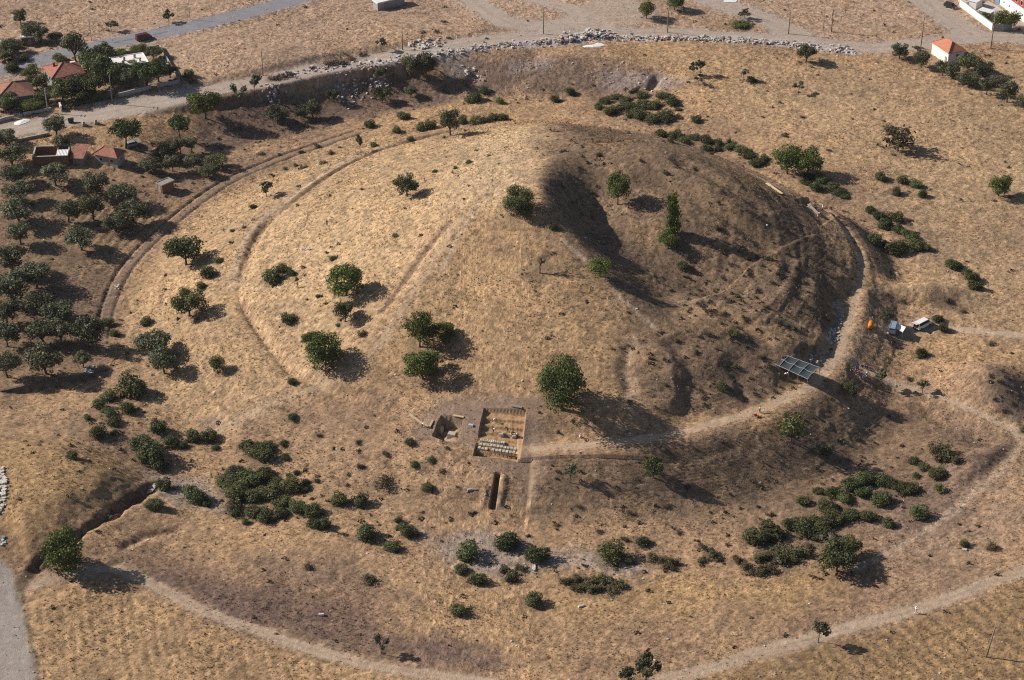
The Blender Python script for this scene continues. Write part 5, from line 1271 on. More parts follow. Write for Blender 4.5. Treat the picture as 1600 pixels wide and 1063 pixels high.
# ------------------------------------------------------------------ vehicles
def paint_mat(name, c): return mat(name, c, .32, .04, 2, spec=.5)
def wheel(x, y, r, w, parent):
    k = MB(); k.tube([(x, y - w / 2, r), (x, y + w / 2, r)], r, 14); t = k.build('wheel', M_TYRE, parent)
    k = MB(); s = 1 if y > 0 else -1; k.tube([(x, y + s * (w / 2 - .01), r), (x, y + s * (w / 2 + .03), r)], r * .6, 10); k.build('rim', M_RIM, t)
def extr(profile, w, top_in, zmid):
    """side profile (x, z) given a width; narrows above zmid"""
    n = len(profile); b = MB(); vs = []
    for s in (-1, 1):
        for x, z in profile: vs.append((x, s * (w / 2 - (top_in * max(0, z - zmid))), z))
    b.add(vs, [tuple(range(n)), tuple(range(2 * n - 1, n - 1, -1))] + [(i, n + i, n + (i + 1) % n, (i + 1) % n) for i in range(n)])
    return b
def vehicle(kind, p, rz, paint, label, cat='car', name='parked_car'):
    """+x is the front"""
    o = empty(name, p, rz); tag(o, label, cat); r, hw = .32, .86
    if kind == 'hatch':
        L_ = 4.1; body = [(-2.05,.35),(2.0,.35),(2.08,.55),(2.0,.82),(1.15,.98),(.45,1.48),(-1.55,1.52),(-2.0,1.05),(-2.08,.6)]; wx = (-1.3, 1.3); gl = [(1.05,1.02),(.50,1.42),(-1.45,1.44),(-1.85,1.05)]; W_ = 1.72
    elif kind == 'van':
        L_ = 4.8; body = [(-2.4,.4),(2.3,.4),(2.42,.7),(2.3,1.05),(1.75,1.2),(1.25,1.95),(1.0,2.02),(-2.3,2.02),(-2.42,1.6)]; wx = (-1.5, 1.55); gl = [(1.65,1.25),(1.2,1.88),(-2.1,1.9),(-2.1,1.25)]; W_ = 1.85; r = .35
    else:
        L_ = 4.6; body = [(-2.3,.45),(2.2,.45),(2.3,.65),(2.2,.95),(1.3,1.05),(.85,1.62),(-.35,1.65),(-.55,1.0),(-2.3,.98)]; wx = (-1.4, 1.45); gl = [(1.2,1.1),(.82,1.56),(-.32,1.58),(-.45,1.1)]; W_ = 1.75; r = .37
    b = extr(body, W_, .22, .95); b.build('body', paint, o)
    for s in (-1, 1):
        k = MB(); vs = [(x * .98, s * (W_ / 2 - .22 * max(0, z - .95) + .012), z) for x, z in gl]; k.add(vs + [(x, y - s * .02, z) for x, y, z in vs], [tuple(range(len(gl))) if s < 0 else tuple(range(len(gl)))[::-1], tuple(range(len(gl), 2 * len(gl)))]); k.build('side_window', M_GLASS, o)
    # windscreen and rear window lie on the slopes of the profile
    def slope(i, j, nm, ins=.12):
        (x0, z0), (x1, z1) = body[i], body[j]; nx_, nz_ = (z0 - z1), (x1 - x0); ll = math.hypot(nx_, nz_); nx_, nz_ = nx_ / ll * .014, nz_ / ll * .014
        if nx_ * (1 if i < 6 else -1) < 0: nx_, nz_ = -nx_, -nz_
        q = []
        for t in (ins, 1 - ins):
            x, z = x0 + (x1 - x0) * t, z0 + (z1 - z0) * t; hw_ = W_ / 2 - .22 * max(0, z - .95) - .1; q += [(x + nx_, -hw_, z + abs(nz_)), (x + nx_, hw_, z + abs(nz_))]
        k = MB(); k.add(q, [(0, 1, 3, 2)]); k.build(nm, M_GLASS, o)
    slope(4, 5, 'windscreen'); slope(*((7, 8) if kind == 'van' else (6, 7)), 'rear_window')
    for x in wx:
        for y in (-1, 1): wheel(x, y * (W_ / 2 - .1), r, .22, o)
    xf, xr = body[2][0], body[-1][0]
    for y in (-1, 1):
        k = MB(); k.box((xf - .05, y * .62, .62), (.12, .32, .15)); k.build('headlight', M_SHEET, o); k = MB(); k.box((xr + .04, y * .66, .75), (.12, .2, .25)); k.build('tail_light', M_RED, o)
    for x in (xf + .02, xr - .02): k = MB(); k.box((x, 0, .38), (.14, W_ * .92, .2)); k.build('bumper', M_TYRE if kind == 'van' else M_GREYW, o)
    if kind == 'pickup': k = MB(); k.box((-1.45, 0, .985), (1.6, W_ - .25, .02)); k.build('cargo_bed', M_DARK, o)
    return o
def road_dir(u, v, u2, v2): a, b = at(u, v), at(u2, v2); return math.atan2(b.y - a.y, b.x - a.x)
vehicle('van', at(225, 62), road_dir(200,66,250,54), paint_mat('maroon_paint', (.10, .016, .02)), 'dark red minibus driving on the asphalt road', 'minibus', 'minibus')
wc = vehicle('van', at(1441, 511), R(40), paint_mat('white_paint', (.80, .80, .80)), 'white van with its tailgate open in the dry field', 'van', 'parked_van')
k = MB(); k.box((0, 0, 0), (1.1, 1.5, .06), M=Matrix.Translation((-2.75, 0, 2.08)) @ Matrix.Rotation(R(12), 4, 'Y') @ Matrix.Translation((0, 0, 0))); k.build('tailgate', paint_mat('white_paint_gate', (.8, .8, .8)), wc)
k = MB(); k.box((-2.43, 0, .75), (.04, 1.45, 1.1)); k.build('open_boot', M_DARK, wc)
bv = vehicle('van', at(1395, 517), R(72), paint_mat('blue_grey_paint', (.24, .33, .47)), 'blue grey camper van parked under the far right trees', 'van', 'camper_van'); bv['label'] = 'blue grey camper van with a white awning at its side'
k = MB()
for y in (-.6, .6): k.tube([(-2.1, y, 2.1), (.9, y, 2.1)], .03, 5)
for x in (-2, -1, 0, .8): k.tube([(x, -.6, 2.1), (x, .6, 2.1)], .025, 5)
k.build('roof_rack', M_METAL, bv)
AW = [corner(1398,513,0), corner(1403,507,0), corner(1415.5,511,0), corner(1410.5,519,0)]
zb = at(1406, 521).z; AW = [corner(u, v, zb + 2.1) for u, v in ((1398,513),(1403,506.5),(1415.5,511),(1410.5,519.5))]
aw0 = Vector((AW[0].x, AW[0].y, zb)); o = empty('awning', aw0); tag(o, 'white cloth awning on thin poles beside the camper van', 'awning')
k = MB(); nn = 5; g_ = []
for i in range(nn + 1):
    for j in range(nn + 1):
        s, t = i / nn, j / nn; q = AW[0].lerp(AW[3], s).lerp(AW[1].lerp(AW[2], s), t) - aw0; q.z -= .16 * math.sin(math.pi * s) * math.sin(math.pi * t) - .1 * (1 - s); g_.append(q)
k.add(g_ + [q - Vector((0, 0, .025)) for q in g_], [(i * (nn + 1) + j, i * (nn + 1) + j + 1, (i + 1) * (nn + 1) + j + 1, (i + 1) * (nn + 1) + j) for i in range(nn) for j in range(nn)] + [tuple((nn + 1) ** 2 + q for q in (i * (nn + 1) + j, (i + 1) * (nn + 1) + j, (i + 1) * (nn + 1) + j + 1, i * (nn + 1) + j + 1)) for i in range(nn) for j in range(nn)]); k.build('cloth', mat('white_canvas', (.82, .80, .80), .8, .04, 3), o)
for q in AW: k = MB(); q2 = q - aw0; k.tube([(q2.x, q2.y, gz(q.x, q.y) - zb - .1), (q2.x, q2.y, q2.z + .08)], .03, 6); k.build('pole', M_METAL, o)
vehicle('pickup', at(23, 97), road_dir(0,106,50,92), paint_mat('brown_paint', (.16, .10, .06)), 'brown pickup truck parked on the road shoulder at the left edge', 'pickup', 'pickup_truck')
vehicle('hatch', at(208, 228), R(35), paint_mat('grey_paint', (.28, .29, .30)), 'grey car parked in the shade under the umbrella pine', 'car', 'parked_car')
vehicle('hatch', at(1485, 12), R(-40), paint_mat('black_paint', (.03, .03, .035)), 'dark car parked at the top corner of the walled yard', 'car', 'parked_car')
# orange tank trailer
p = at(1360, 513); o = empty('orange_tank', p, R(75)); tag(o, 'bright orange tank on a small wheeled frame beside the bench path', 'water tank')
M_OR = mat('orange_paint', (.62, .21, .02), .5, .1, 3); k = MB(); k.tube([(-1.15, 0, .95), (-1.05, 0, .95), (1.05, 0, .95), (1.15, 0, .95)], [.35, .6, .6, .35], 14); k.build('tank', M_OR, o, True)
k = MB(); k.box((0, 0, .3), (2.3, .9, .1)); k.build('frame', M_DARK, o); k = MB(); k.tube([(0, 0, 1.5), (0, 0, 1.65)], .2, 8); k.build('lid', M_OR, o)
for y in (-.5, .5): wheel(-.2, y, .3, .16, o)
# motorcycles
def motorcycle(p, rz, c, label):
    o = empty('motorcycle', p, rz); tag(o, label, 'motorcycle', 'motorcycles parked beside the bench path')
    pm = paint_mat('bike_paint', c)
    for x in (-.62, .62):
        k = MB(); n = 14; k.tube([(x + .27 * math.cos(q), 0, .3 + .27 * math.sin(q)) for q in [2 * math.pi * i / n for i in range(n + 1)]], .05, 5); wv = k.build('wheel', M_TYRE, o); k = MB(); k.tube([(x, -.06, .3), (x, .06, .3)], .14, 8); k.build('hub', M_RIM, wv)
    k = MB(); k.tube([(-.6, 0, .32), (-.2, 0, .38), (.2, 0, .42), (.45, 0, .8)], .05, 6); k.tube([(-.6, 0, .35), (-.45, 0, .66), (.4, 0, .74)], .04, 6); k.build('frame', M_DARK, o)
    k = MB(); k.box((0, 0, .25), (.42, .28, .32), top=.8); k.build('engine', M_METAL, o)
    k = MB(); k.ball((.2, 0, .82), (.30, .16, .15)); k.build('fuel_tank', pm, o, True)
    k = MB(); k.box((-.35, 0, .72), (.75, .26, .1), top=.9); k.build('seat', M_DARK, o)
    k = MB(); k.tube([(.62, -.08, .3), (.42, -.08, .95)], .03, 5); k.tube([(.62, .08, .3), (.42, .08, .95)], .03, 5); k.build('fork', M_METAL, o)
    k = MB(); k.tube([(.28, -.36, 1.05), (.42, -.1, 1.0), (.42, .1, 1.0), (.28, .36, 1.05)], .025, 5); k.build('handlebar', M_DARK, o)
    k = MB(); k.ball((.55, 0, .88), .11); k.build('headlight', M_SHEET, o, True)
    for x in (-.66, .64): k = MB(); k.add([(x + .36 * math.cos(q), y, .3 + .36 * math.sin(q)) for y in (-.09, .09) for q in [.5 + 2.1 * i / 6 for i in range(7)]], [(i, i + 1, 8 + i, 7 + i) for i in range(6)]); k.build('mudguard', pm, o)
for u, v, rz_, c, lb in [(1333,580,.4,(.10,.10,.30),'blue motorcycle at the left end of the parked group'),(1340,586,.9,(.45,.06,.05),'red motorcycle second from the left in the front row'),(1348,592,.3,(.06,.12,.40),'deep blue motorcycle in the middle of the front row'),
                         (1354,588,1.3,(.65,.68,.72),'white motorcycle at the right of the front row'),(1350,576,-.3,(.20,.05,.18),'purple motorcycle in the rear row, left one'),(1357,578,-.4,(.35,.05,.06),'dark red motorcycle in the rear row, right one')]:
    motorcycle(at(u, v), rz_, c, lb)
p = at(1462, 12); motorcycle_ = None
# bin and posts on the dirt road at left
p = at(111, 192); o = empty('waste_container', p, R(20)); tag(o, 'dark green waste container on the dirt road at left', 'waste container')
M_GR = mat('green_steel', (.03, .075, .05), .5, .2, 4); k = MB(); k.add([(x * sx, y * sx, z) for z, sx in ((.2, .85), (1.2, 1.0)) for x, y in ((-.8, -.5), (.8, -.5), (.8, .5), (-.8, .5))], [(3, 2, 1, 0), (4, 5, 6, 7), (0, 1, 5, 4), (1, 2, 6, 5), (2, 3, 7, 6), (3, 0, 4, 7)]); k.build('bin', M_GR, o)
k = MB(); n = 8; k.add([(x, .52 * math.cos(q), 1.2 + .3 * math.sin(q)) for x in (-.82, .82) for q in [math.pi * i / n for i in range(n + 1)]], [(i, i + 1, n + 2 + i, n + 1 + i) for i in range(n)] + [tuple(range(n + 1)), tuple(range(n + 1, 2 * n + 2))[::-1]]); k.build('lid', M_GR, o)
for x in (-.6, .6):
    for y in (-.35, .35): k = MB(); k.tube([(x, y - .04, .12), (x, y + .04, .12)], .12, 8); k.build('wheel', M_TYRE, o)
for u, v, lb in ((131,197,'tumbled stone gate post nearer the waste container'),(150,194,'stone gate post at the left end of the field edge')):
    b = MB(); b.box((0, 0, -.3), (.9, .8, 1.0), .3, .85); b.box((.05, 0, .68), (.75, .7, .7), .5, .8); b.box((.5, .5, -.2), (.6, .5, .55), 1.1, .8); o = b.build('gate_post', M_STONE2); o.location = at(u, v); tag(o, lb, 'gate post')
# cloth on the ground
def tarp(pts, label, name='white_tarp', m=None):
    P = [gp(q) for q in world(pts)]; c0 = sum(P, Vector()) / len(P); b = MB(); vs = []
    for k_ in (1, .6, .25): vs += [p.lerp(c0, 1 - k_) - c0 + Vector((0, 0, .10 + .30 * (1 - k_) + random.uniform(-.05, .05))) for p in P]
    n = len(P); vs.append(Vector((0, 0, .38))); fs = [(r * n + i, r * n + (i + 1) % n, (r + 1) * n + (i + 1) % n, (r + 1) * n + i) for r in range(2) for i in range(n)] + [(2 * n + i, 2 * n + (i + 1) % n, 3 * n) for i in range(n)]
    vs += [p - c0 + Vector((0, 0, -.2)) for p in P]; fs += [(i, 3 * n + 1 + i, 3 * n + 1 + (i + 1) % n, (i + 1) % n) for i in range(n)]
    b.add(vs, fs); o = b.build(name, m or mat('white_plastic', (.80, .80, .80), .5, .05, 2)); o.location = c0; tag(o, label, 'tarp')
tarp([(909,73),(916,71.5),(926,71),(934,67),(940,68),(946,71),(938,73),(926,74.5),(914,74.5)], 'bright white tarp spread below the far rubble line')
tarp([(22,192),(30,189),(40,186),(47,186.5),(46,190),(38,193.5),(30,196),(23,196)], 'white sheet spread on the dirt road before the steps')
# ------------------------------------------------------------------ the dig: walls of stone, planks, shade canopy
wdir = np.array((-bdir[1], bdir[0]));  wdir = wdir if (BIGPIT[1] - BIGPIT[0]) @ wdir > 0 else -wdir
def pitpt(s, t):
    """point of the big trench: s across (0 left, 1 right), t from far to near"""
    a = BIGPIT[0] * (1 - s) + BIGPIT[1] * s; b = BIGPIT[3] * (1 - s) + BIGPIT[2] * s
    return a * (1 - t) + b * t
def stone(b, c, size, rz, r, k=None):
    """a rough squared block with uneven corners"""
    x, y, z = size[0] / 2, size[1] / 2, size[2]; cs, sn = math.cos(rz), math.sin(rz); vs = []
    for (sx, sy, sz) in ((-1, -1, 0), (1, -1, 0), (1, 1, 0), (-1, 1, 0), (-.86, -.86, 1), (.86, -.86, 1), (.86, .86, 1), (-.86, .86, 1)):
        a = sx * x * r.uniform(.88, 1.03); d = sy * y * r.uniform(.88, 1.03); vs.append((c[0] + a * cs - d * sn, c[1] + a * sn + d * cs, c[2] + sz * z * r.uniform(.9, 1.06)))
    b.add(vs, [(3, 2, 1, 0), (4, 5, 6, 7), (0, 1, 5, 4), (1, 2, 6, 5), (2, 3, 7, 6), (3, 0, 4, 7)], k)
r_ = random.Random(4); sw = MB(); a0 = pitpt(.5, .7); o0 = Vector((a0[0], a0[1], WZ))
for row, (t, zt) in enumerate(((.615, .75), (.695, .35), (.77, -.05))):
    n = 12
    for i in range(n):
        lo, hi = (.05, .62) if row == 0 else (.03, .97)
        s = lo + (hi - lo) * (i + .5 + (.22 if row % 2 else 0)) / (n + .25)
        if row and abs(s - .27) < .03: continue
        q = pitpt(s, t); stone(sw, (q[0] - o0.x, q[1] - o0.y, zt - .3 + r_.uniform(-.06, .06)), ((hi - lo) * 10.2 / n * .90, .98, .75), math.atan2(wdir[1], wdir[0]) + r_.uniform(-.08, .08), r_)
tag(sw.build('stone_wall', M_STONE), 'stepped wall of pale squared blocks across the big trench', 'stone wall').location = o0
# rough earth face below the wall
for u, v, sz_, lb, m_ in [(687,673,(1.7,1.3,1.3),'big pale stone slab in the left part of the small pit',M_STONE),(706,682,(1.9,1.6,.9),'flat pale stone slab at the lower right of the small pit',M_STONE),(783,680,(1.2,.8,.6),'loose tan block at the back of the stepped wall',M_STONE),(803,684,(1.0,.7,.6),'loose pale block at the right end of the stepped wall',M_STONE),(736,666,(1.2,.7,.45),'white stone block on the left rim of the big trench',M_RUBW),(1036,820,(.1,.1,.1),'',M_STONE),(735,766,(1.6,.6,.4),'long grey stone lying left of the slit trench',M_STONE2),(834,890,(.8,2.6,.35),'narrow heap of white stones beside the scrub patch',M_RUBW),(908,948,(1.4,.5,.35),'white stone beside the lower bush in the yellow grass',M_RUBW),(502,962,(1.2,.6,.5),'white stone alone in the brown field',M_RUBW),(1227+280-0,860,(1.1,.7,.35),'white stone slab beside the dark bush at right',M_RUBW),(838,881,(.9,.5,.4),'white boulder at the foot of the bush on the silt',M_RUBW)]:
    if not lb: continue
    b = MB()
    for i in range(3 if sz_[1] < 2 else 7): stone(b, (r_.uniform(-.25, .25) * sz_[0] * (i > 0), r_.uniform(-.4, .4) * sz_[1] * (i > 0), -.25), (sz_[0] * (1 if i == 0 else .5), sz_[1] * (1 if i == 0 and sz_[1] < 2 else .4), sz_[2] * (1 if i == 0 else r_.uniform(.6, .95)) + .25), r_.uniform(-.5, .5), r_)
    o = b.build('stone_block', m_); p = at(u, v); o.location = p; tag(o, lb, 'stone')
def plank(p0, p1, w, t, m, label, name='timber_plank', lift=.05, n=8):
    A, B = at(*p0), at(*p1); L_ = (B - A).length; b = MB()
    Z0 = max(gz(*(A.lerp(B, i / n)).xy) - (A.lerp(B, i / n)).z for i in range(n + 1)) + lift
    b.box((L_ / 2, 0, 0), (L_, w, t)); b.box((L_ / 2, w * .28, t), (L_ * .97, w * .36, t * .5)); b.box((L_ / 2, -w * .28, t), (L_ * .985, w * .36, t * .5))
    o = b.build(name, m); o.location = A + Vector((0, 0, Z0)); d_ = (B - A).normalized(); o.rotation_euler = d_.to_track_quat('X', 'Z').to_euler(); tag(o, label, 'plank')
plank((1198,288), (1222,305), .75, .12, M_WOOD, 'long sunlit timber board along the rim above the right hand pit')
plank((1263,322), (1279,338), .7, .1, M_GWOOD, 'grey plank lying in the cut beside the workers on the right')
plank((708,650), (725,653), .45, .12, M_WOOD, 'pale plank on the upper rim of the small pit'); plank((671,669), (677,657), .4, .12, M_WOOD, 'pale plank along the left rim of the small pit')
plank((799,635), (816,638), .6, .12, M_GWOOD, 'grey plank on the far rim of the big trench'); plank((640,648), (668,668), .5, .1, M_WOOD, 'pale board lying left of the small pit, pointing into it'); plank((729,765),(745,766),.4,.15,M_GWOOD,'grey beam on the grass left of the slit trench')
# ladder in the big trench
A, B = at(760, 645), at(757, 662); o = empty('ladder', A); tag(o, 'wooden ladder leaning in the left corner of the big trench', 'ladder'); d_ = B - A
for x in (-.2, .2): k = MB(); k.tube([Vector((x, 0, .1)), d_ + Vector((x, 0, .1))], .035, 5); k.build('rail', M_WOOD, o)
k = MB()
for i in range(1, 9): q = d_ * i / 9; k.tube([q + Vector((-.2, 0, .1)), q + Vector((.2, 0, .1))], .025, 4)
k.build('rungs', M_WOOD, o)
# black net canopy over the dig on the right
zc = at(1240, 590).z + 2.6
CN = [corner(u, v, zc) for u, v in ((1203,566),(1262,593),(1281,574.5),(1217,551))]
c0 = Vector((CN[0].x, CN[0].y, at(1205, 577).z)); o = empty('shade_canopy', c0); tag(o, 'black net shade canopy with white seams on metal poles', 'canopy')
nu, nv = 12, 6; NP = {}
for i in range(nu + 1):
    for j in range(nv + 1):
        s, t = i / nu, j / nv; q = CN[0].lerp(CN[1], s).lerp(CN[3].lerp(CN[2], s), t) - c0
        inx = (1 - (2 * s - 1) ** 2); iny = (1 - (2 * t - 1) ** 2); per_ = abs(math.sin(math.pi * s * 4))
        cen_ = (CN[0] + CN[1] + CN[2] + CN[3]) / 4 - c0; pull = .035 * (abs(2 * t - 1) ** 4 * per_ + abs(2 * s - 1) ** 4 * abs(math.sin(math.pi * t * 2)))
        q = q.lerp(cen_, pull); q.z += .25 * iny - .30 * per_ * iny; NP[i, j] = q
M_NET = bpy.data.materials.new('black_net'); M_NET.use_nodes = True; nt = M_NET.node_tree; pb = nt.nodes['Principled BSDF']; pb.inputs['Base Color'].default_value = (.055, .068, .080, 1); pb.inputs['Roughness'].default_value = .95; pb.inputs['Specular IOR Level'].default_value = .05
tr = nt.nodes.new('ShaderNodeBsdfTransparent'); ms = nt.nodes.new('ShaderNodeMixShader'); ms.inputs[0].default_value = .97; nt.links.new(tr.outputs[0], ms.inputs[1]); nt.links.new(pb.outputs[0], ms.inputs[2]); nt.links.new(ms.outputs[0], nt.nodes['Material Output'].inputs[0])
k = MB(); k.add([NP[i, j] for i in range(nu + 1) for j in range(nv + 1)], [(i * (nv + 1) + j, (i + 1) * (nv + 1) + j, (i + 1) * (nv + 1) + j + 1, i * (nv + 1) + j + 1) for i in range(nu) for j in range(nv)]); net = k.build('net', M_NET, o)
M_SEAM = mat('white_rope', (.32, .34, .35), .8, .05, 3)
for L_ in [[NP[i, j] for j in range(nv + 1)] for i in (0, 3, 6, 9, 12)] + [[NP[i, j] for i in range(nu + 1)] for j in (0, 3, 6)]:
    k = MB(); k.tube([q + Vector((0, 0, .05)) for q in L_], .06, 5); k.build('seam', M_SEAM, net)
for i in (0, 3, 6, 9, 12):
    for j in (0, 6):
        q = NP[i, j]; wz = gz(q.x + c0.x, q.y + c0.y) - c0.z; k = MB(); k.tube([(q.x, q.y, wz - .3), (q.x, q.y, q.z + .05)], .045, 6); k.build('pole', M_METAL, o)
def heap(pts, n, size, mats, label, name='stone_heap', cat='stone heap', seed=1, flat=.7):
    """a heap of loose stones inside a photo outline: one thing"""
    P = np.array(world(pts)); r = random.Random(seed); x0, y0 = P.min(0); x1, y1 = P.max(0); b = MB(); cx, cy = P.mean(0); o0 = gp((cx, cy)); m = 0
    while m < n:
        x, y = r.uniform(x0, x1), r.uniform(y0, y1)
        if not inside(P, np.array([x]), np.array([y]))[0]: continue
        s = size * r.uniform(.4, 1.2); stone(b, (x - o0.x, y - o0.y, gz(x, y) - o0.z - s * .25), (s, s * r.uniform(.6, 1), s * flat), r.uniform(0, 3), r, r.randrange(len(mats))); m += 1
    o = b.build(name, mats); o.location = o0; tag(o, label, cat)
heap([(1297,512),(1310,511),(1313,524),(1304,540),(1290,537)], 60, .62, [M_STONE, M_RUBW, M_STONE2], 'heap of pale stones in the gap of the bench right of the mound', seed=3)
heap([(1310,490),(1318,488),(1319,508),(1312,511)], 44, .45, [M_STONE, M_STONE2], 'thin trail of pale stones running up the gully above the stone heap', seed=4)
heap([(1266,554),(1279,552),(1284,566),(1276,572),(1264,564)], 22, .75, [M_STONE, M_STONE2, M_RUBR], 'loose stone blocks behind the black canopy', seed=5)
heap([(-12,735),(6,730),(10,745),(8,780),(10,795),(4,803),(-12,800)], 130, .9, [M_RUBW], 'white rubble heap cut by the left edge', seed=6)
heap([(235,760),(243,757),(241,768),(228,771)], 30, .5, [M_RUBW, M_STONE2], 'pale stones at the head of the gully', seed=7)
heap([(0,836),(6,838),(10,850),(0,856)], 14, .6, [M_RUBW, M_BLUE], 'litter of white and blue scraps beside the lane', seed=8)
heap([(132,574),(146,572),(150,583),(134,586)], 30, .5, [M_RUBW, M_BLUE, M_SHEET], 'white and blue litter in the shade at the grove bank', 'litter_heap', 'litter', 9)
heap([(178,448),(186,445),(186,452),(178,454)], 9, .6, [M_RUBW, M_STONE], 'few white blocks lying on the gravel track', seed=10)
heap([(468,388),(476,386),(486,386),(484,392),(473,392)], 10, .6, [M_RUBW, M_STONE2], 'pale stones on the bright left face', seed=11)

# ------------------------------------------------------------------ loose rubble along the far road and on the far bank: nobody could count it
r_ = random.Random(12); b = MB()
def scatter(pts, n, spread, size, zup=.0):
    P = smooth_line(world(pts), 2); seg = np.hypot(*(P[1:] - P[:-1]).T); cum = np.concatenate([[0], np.cumsum(seg)])
    for _ in range(n):
        q = r_.uniform(0, cum[-1]); i = min(int(np.searchsorted(cum, q)) - 1, len(P) - 2); i = max(i, 0); t = (q - cum[i]) / seg[i]; c = P[i] * (1 - t) + P[i + 1] * t
        hump = .5 + .5 * math.sin(q * .55 + 2 * math.sin(q * .13)); 
        if r_.random() > .35 + .65 * hump: continue
        c = c + np.array((r_.gauss(0, spread), r_.gauss(0, spread))); s = size * (r_.random() ** 1.7 * 1.5 + .25); z = gz(*c) + zup * hump * max(0, 1 - abs(r_.gauss(0, .5)))
        w = r_.random(); stone(b, (c[0], c[1], z - s * .2), (s * 1.2, s * r_.uniform(.6, 1.1), s * r_.uniform(.4, .8)), r_.uniform(0, 3), r_, 0 if w < .58 else 1 if w < .78 else 2 if w < .92 else 3)
LINE2 = [(560,103),(620,93),(680,84),(740,75),(800,70),(880,64),(960,60),(1040,60),(1120,62),(1200,66),(1260,72)]
scatter(LINE2[3:], 1300, 1.0, .46, .4); scatter(LINE2[:4], 260, 1.1, .45, .25); scatter([(880,63),(930,57),(950,57)], 420, 1.4, .7, 1.5); scatter([(1040,60),(1120,62),(1250,70)], 600, .9, .5, .45)
scatter([(440,118),(500,108),(560,100)], 260, 1.2, .5); scatter([(650,73),(690,68)], 160, 1.6, .6, .3); scatter([(590,112),(595,125),(598,138)], 180, 1.5, .5); scatter([(425,140),(432,152)], 90, 1.5, .5); scatter([(535,120),(550,145)], 140, 3, .45); scatter([(735,120),(742,128)], 60, 1.5, .6)
scatter([(790,95),(850,110)], 70, 5, .3); scatter([(940,118),(1070,128)], 90, 3.5, .35); scatter([(1260,72),(1330,80)], 200, 1.6, .55)
for _ in range(420):
    u, v = r_.uniform(0, 1600), r_.uniform(200, 1060); c = at_z(u, v, 3); s = r_.choice((.2, .25, .3, .4)); stone(b, (c[0], c[1], gz(*c) - s * .2), (s * 1.2, s, s * .6), r_.uniform(0, 3), r_, r_.choice((0, 0, 1, 1, 2)))
ro = b.build('rubble', [M_RUBW, M_STONE2, M_RUBR, M_RUBD]); tag(ro, 'broken white and grey rubble strewn along the far road and bank', 'rubble', None, 'stuff')

# ------------------------------------------------------------------ people
SKIN = mat('skin', (.36, .21, .14), .6, .08, 6); HAIR = mat('dark_hair', (.025, .018, .014), .7, .2, 9)
def skin_mesh(chains, name, sub=1):
    """chains: lists of (point, radius) sharing points by index keys"""
    verts, rad, edges, idx = [], [], [], {}
    for ch in chains:
        prev = None
        for key, p, r in ch:
            if key not in idx: idx[key] = len(verts); verts.append(p); rad.append(r)
            if prev is not None: edges.append((prev, idx[key]))
            prev = idx[key]
    me = bpy.data.meshes.new(name + '_cage'); me.from_pydata(verts, edges, []); o = bpy.data.objects.new(name + '_cage', me); COL.objects.link(o)
    o.modifiers.new('skin', 'SKIN'); md = o.modifiers.new('sub', 'SUBSURF'); md.levels = sub; md.render_levels = sub
    for i, r in enumerate(rad): me.skin_vertices[0].data[i].radius = (r, r)
    me.skin_vertices[0].data[0].use_root = True
    dg = bpy.context.evaluated_depsgraph_get(); dg.update(); out = bpy.data.meshes.new_from_object(o.evaluated_get(dg)); out.name = name
    bpy.data.objects.remove(o); bpy.data.meshes.remove(me); out.materials.clear(); return out
def pose_points(pose):
    if pose == 'walk': J = dict(pel=(0,0,.93), chest=(.03,0,1.32), neck=(.04,0,1.50), head=(.07,0,1.66), hipL=(0,.10,.90), hipR=(0,-.10,.90), kneeL=(.22,.10,.52), kneeR=(-.05,-.10,.48), footL=(.34,.10,.09), footR=(-.36,-.10,.14), shL=(.02,.19,1.40), shR=(.02,-.19,1.40), elL=(-.16,.23,1.15), elR=(.14,-.23,1.14), haL=(-.10,.24,.90), haR=(.32,-.22,.95))
    elif pose == 'bend': J = dict(pel=(-.12,0,.86), chest=(.22,0,1.08), neck=(.38,0,1.10), head=(.53,0,1.06), hipL=(-.12,.10,.84), hipR=(-.12,-.10,.84), kneeL=(.06,.13,.48), kneeR=(.02,-.13,.48), footL=(-.06,.14,.08), footR=(-.10,-.14,.08), shL=(.30,.18,1.06), shR=(.30,-.18,1.06), elL=(.40,.20,.78), elR=(.44,-.18,.80), haL=(.54,.12,.54), haR=(.60,-.08,.56))
    elif pose == 'sit': J = dict(pel=(-.05,0,.28), chest=(.04,0,.62), neck=(.10,0,.80), head=(.17,0,.94), hipL=(-.03,.11,.26), hipR=(-.03,-.11,.26), kneeL=(.36,.17,.50), kneeR=(.36,-.17,.50), footL=(.42,.16,.08), footR=(.42,-.16,.08), shL=(.07,.19,.72), shR=(.07,-.19,.72), elL=(.20,.25,.50), elR=(.20,-.25,.50), haL=(.40,.16,.52), haR=(.40,-.14,.52))
    else: J = dict(pel=(0,0,.93), chest=(.02,0,1.32), neck=(.02,0,1.50), head=(.05,0,1.66), hipL=(0,.10,.90), hipR=(0,-.10,.90), kneeL=(.03,.12,.50), kneeR=(.03,-.12,.50), footL=(-.01,.13,.09), footR=(-.01,-.13,.09), shL=(.0,.19,1.40), shR=(.0,-.19,1.40), elL=(-.02,.26,1.12), elR=(.04,-.27,1.13), haL=(.14,.25,.90), haR=(.20,-.20,1.0))
    return {k: Vector(v) for k, v in J.items()}
BODY = {}
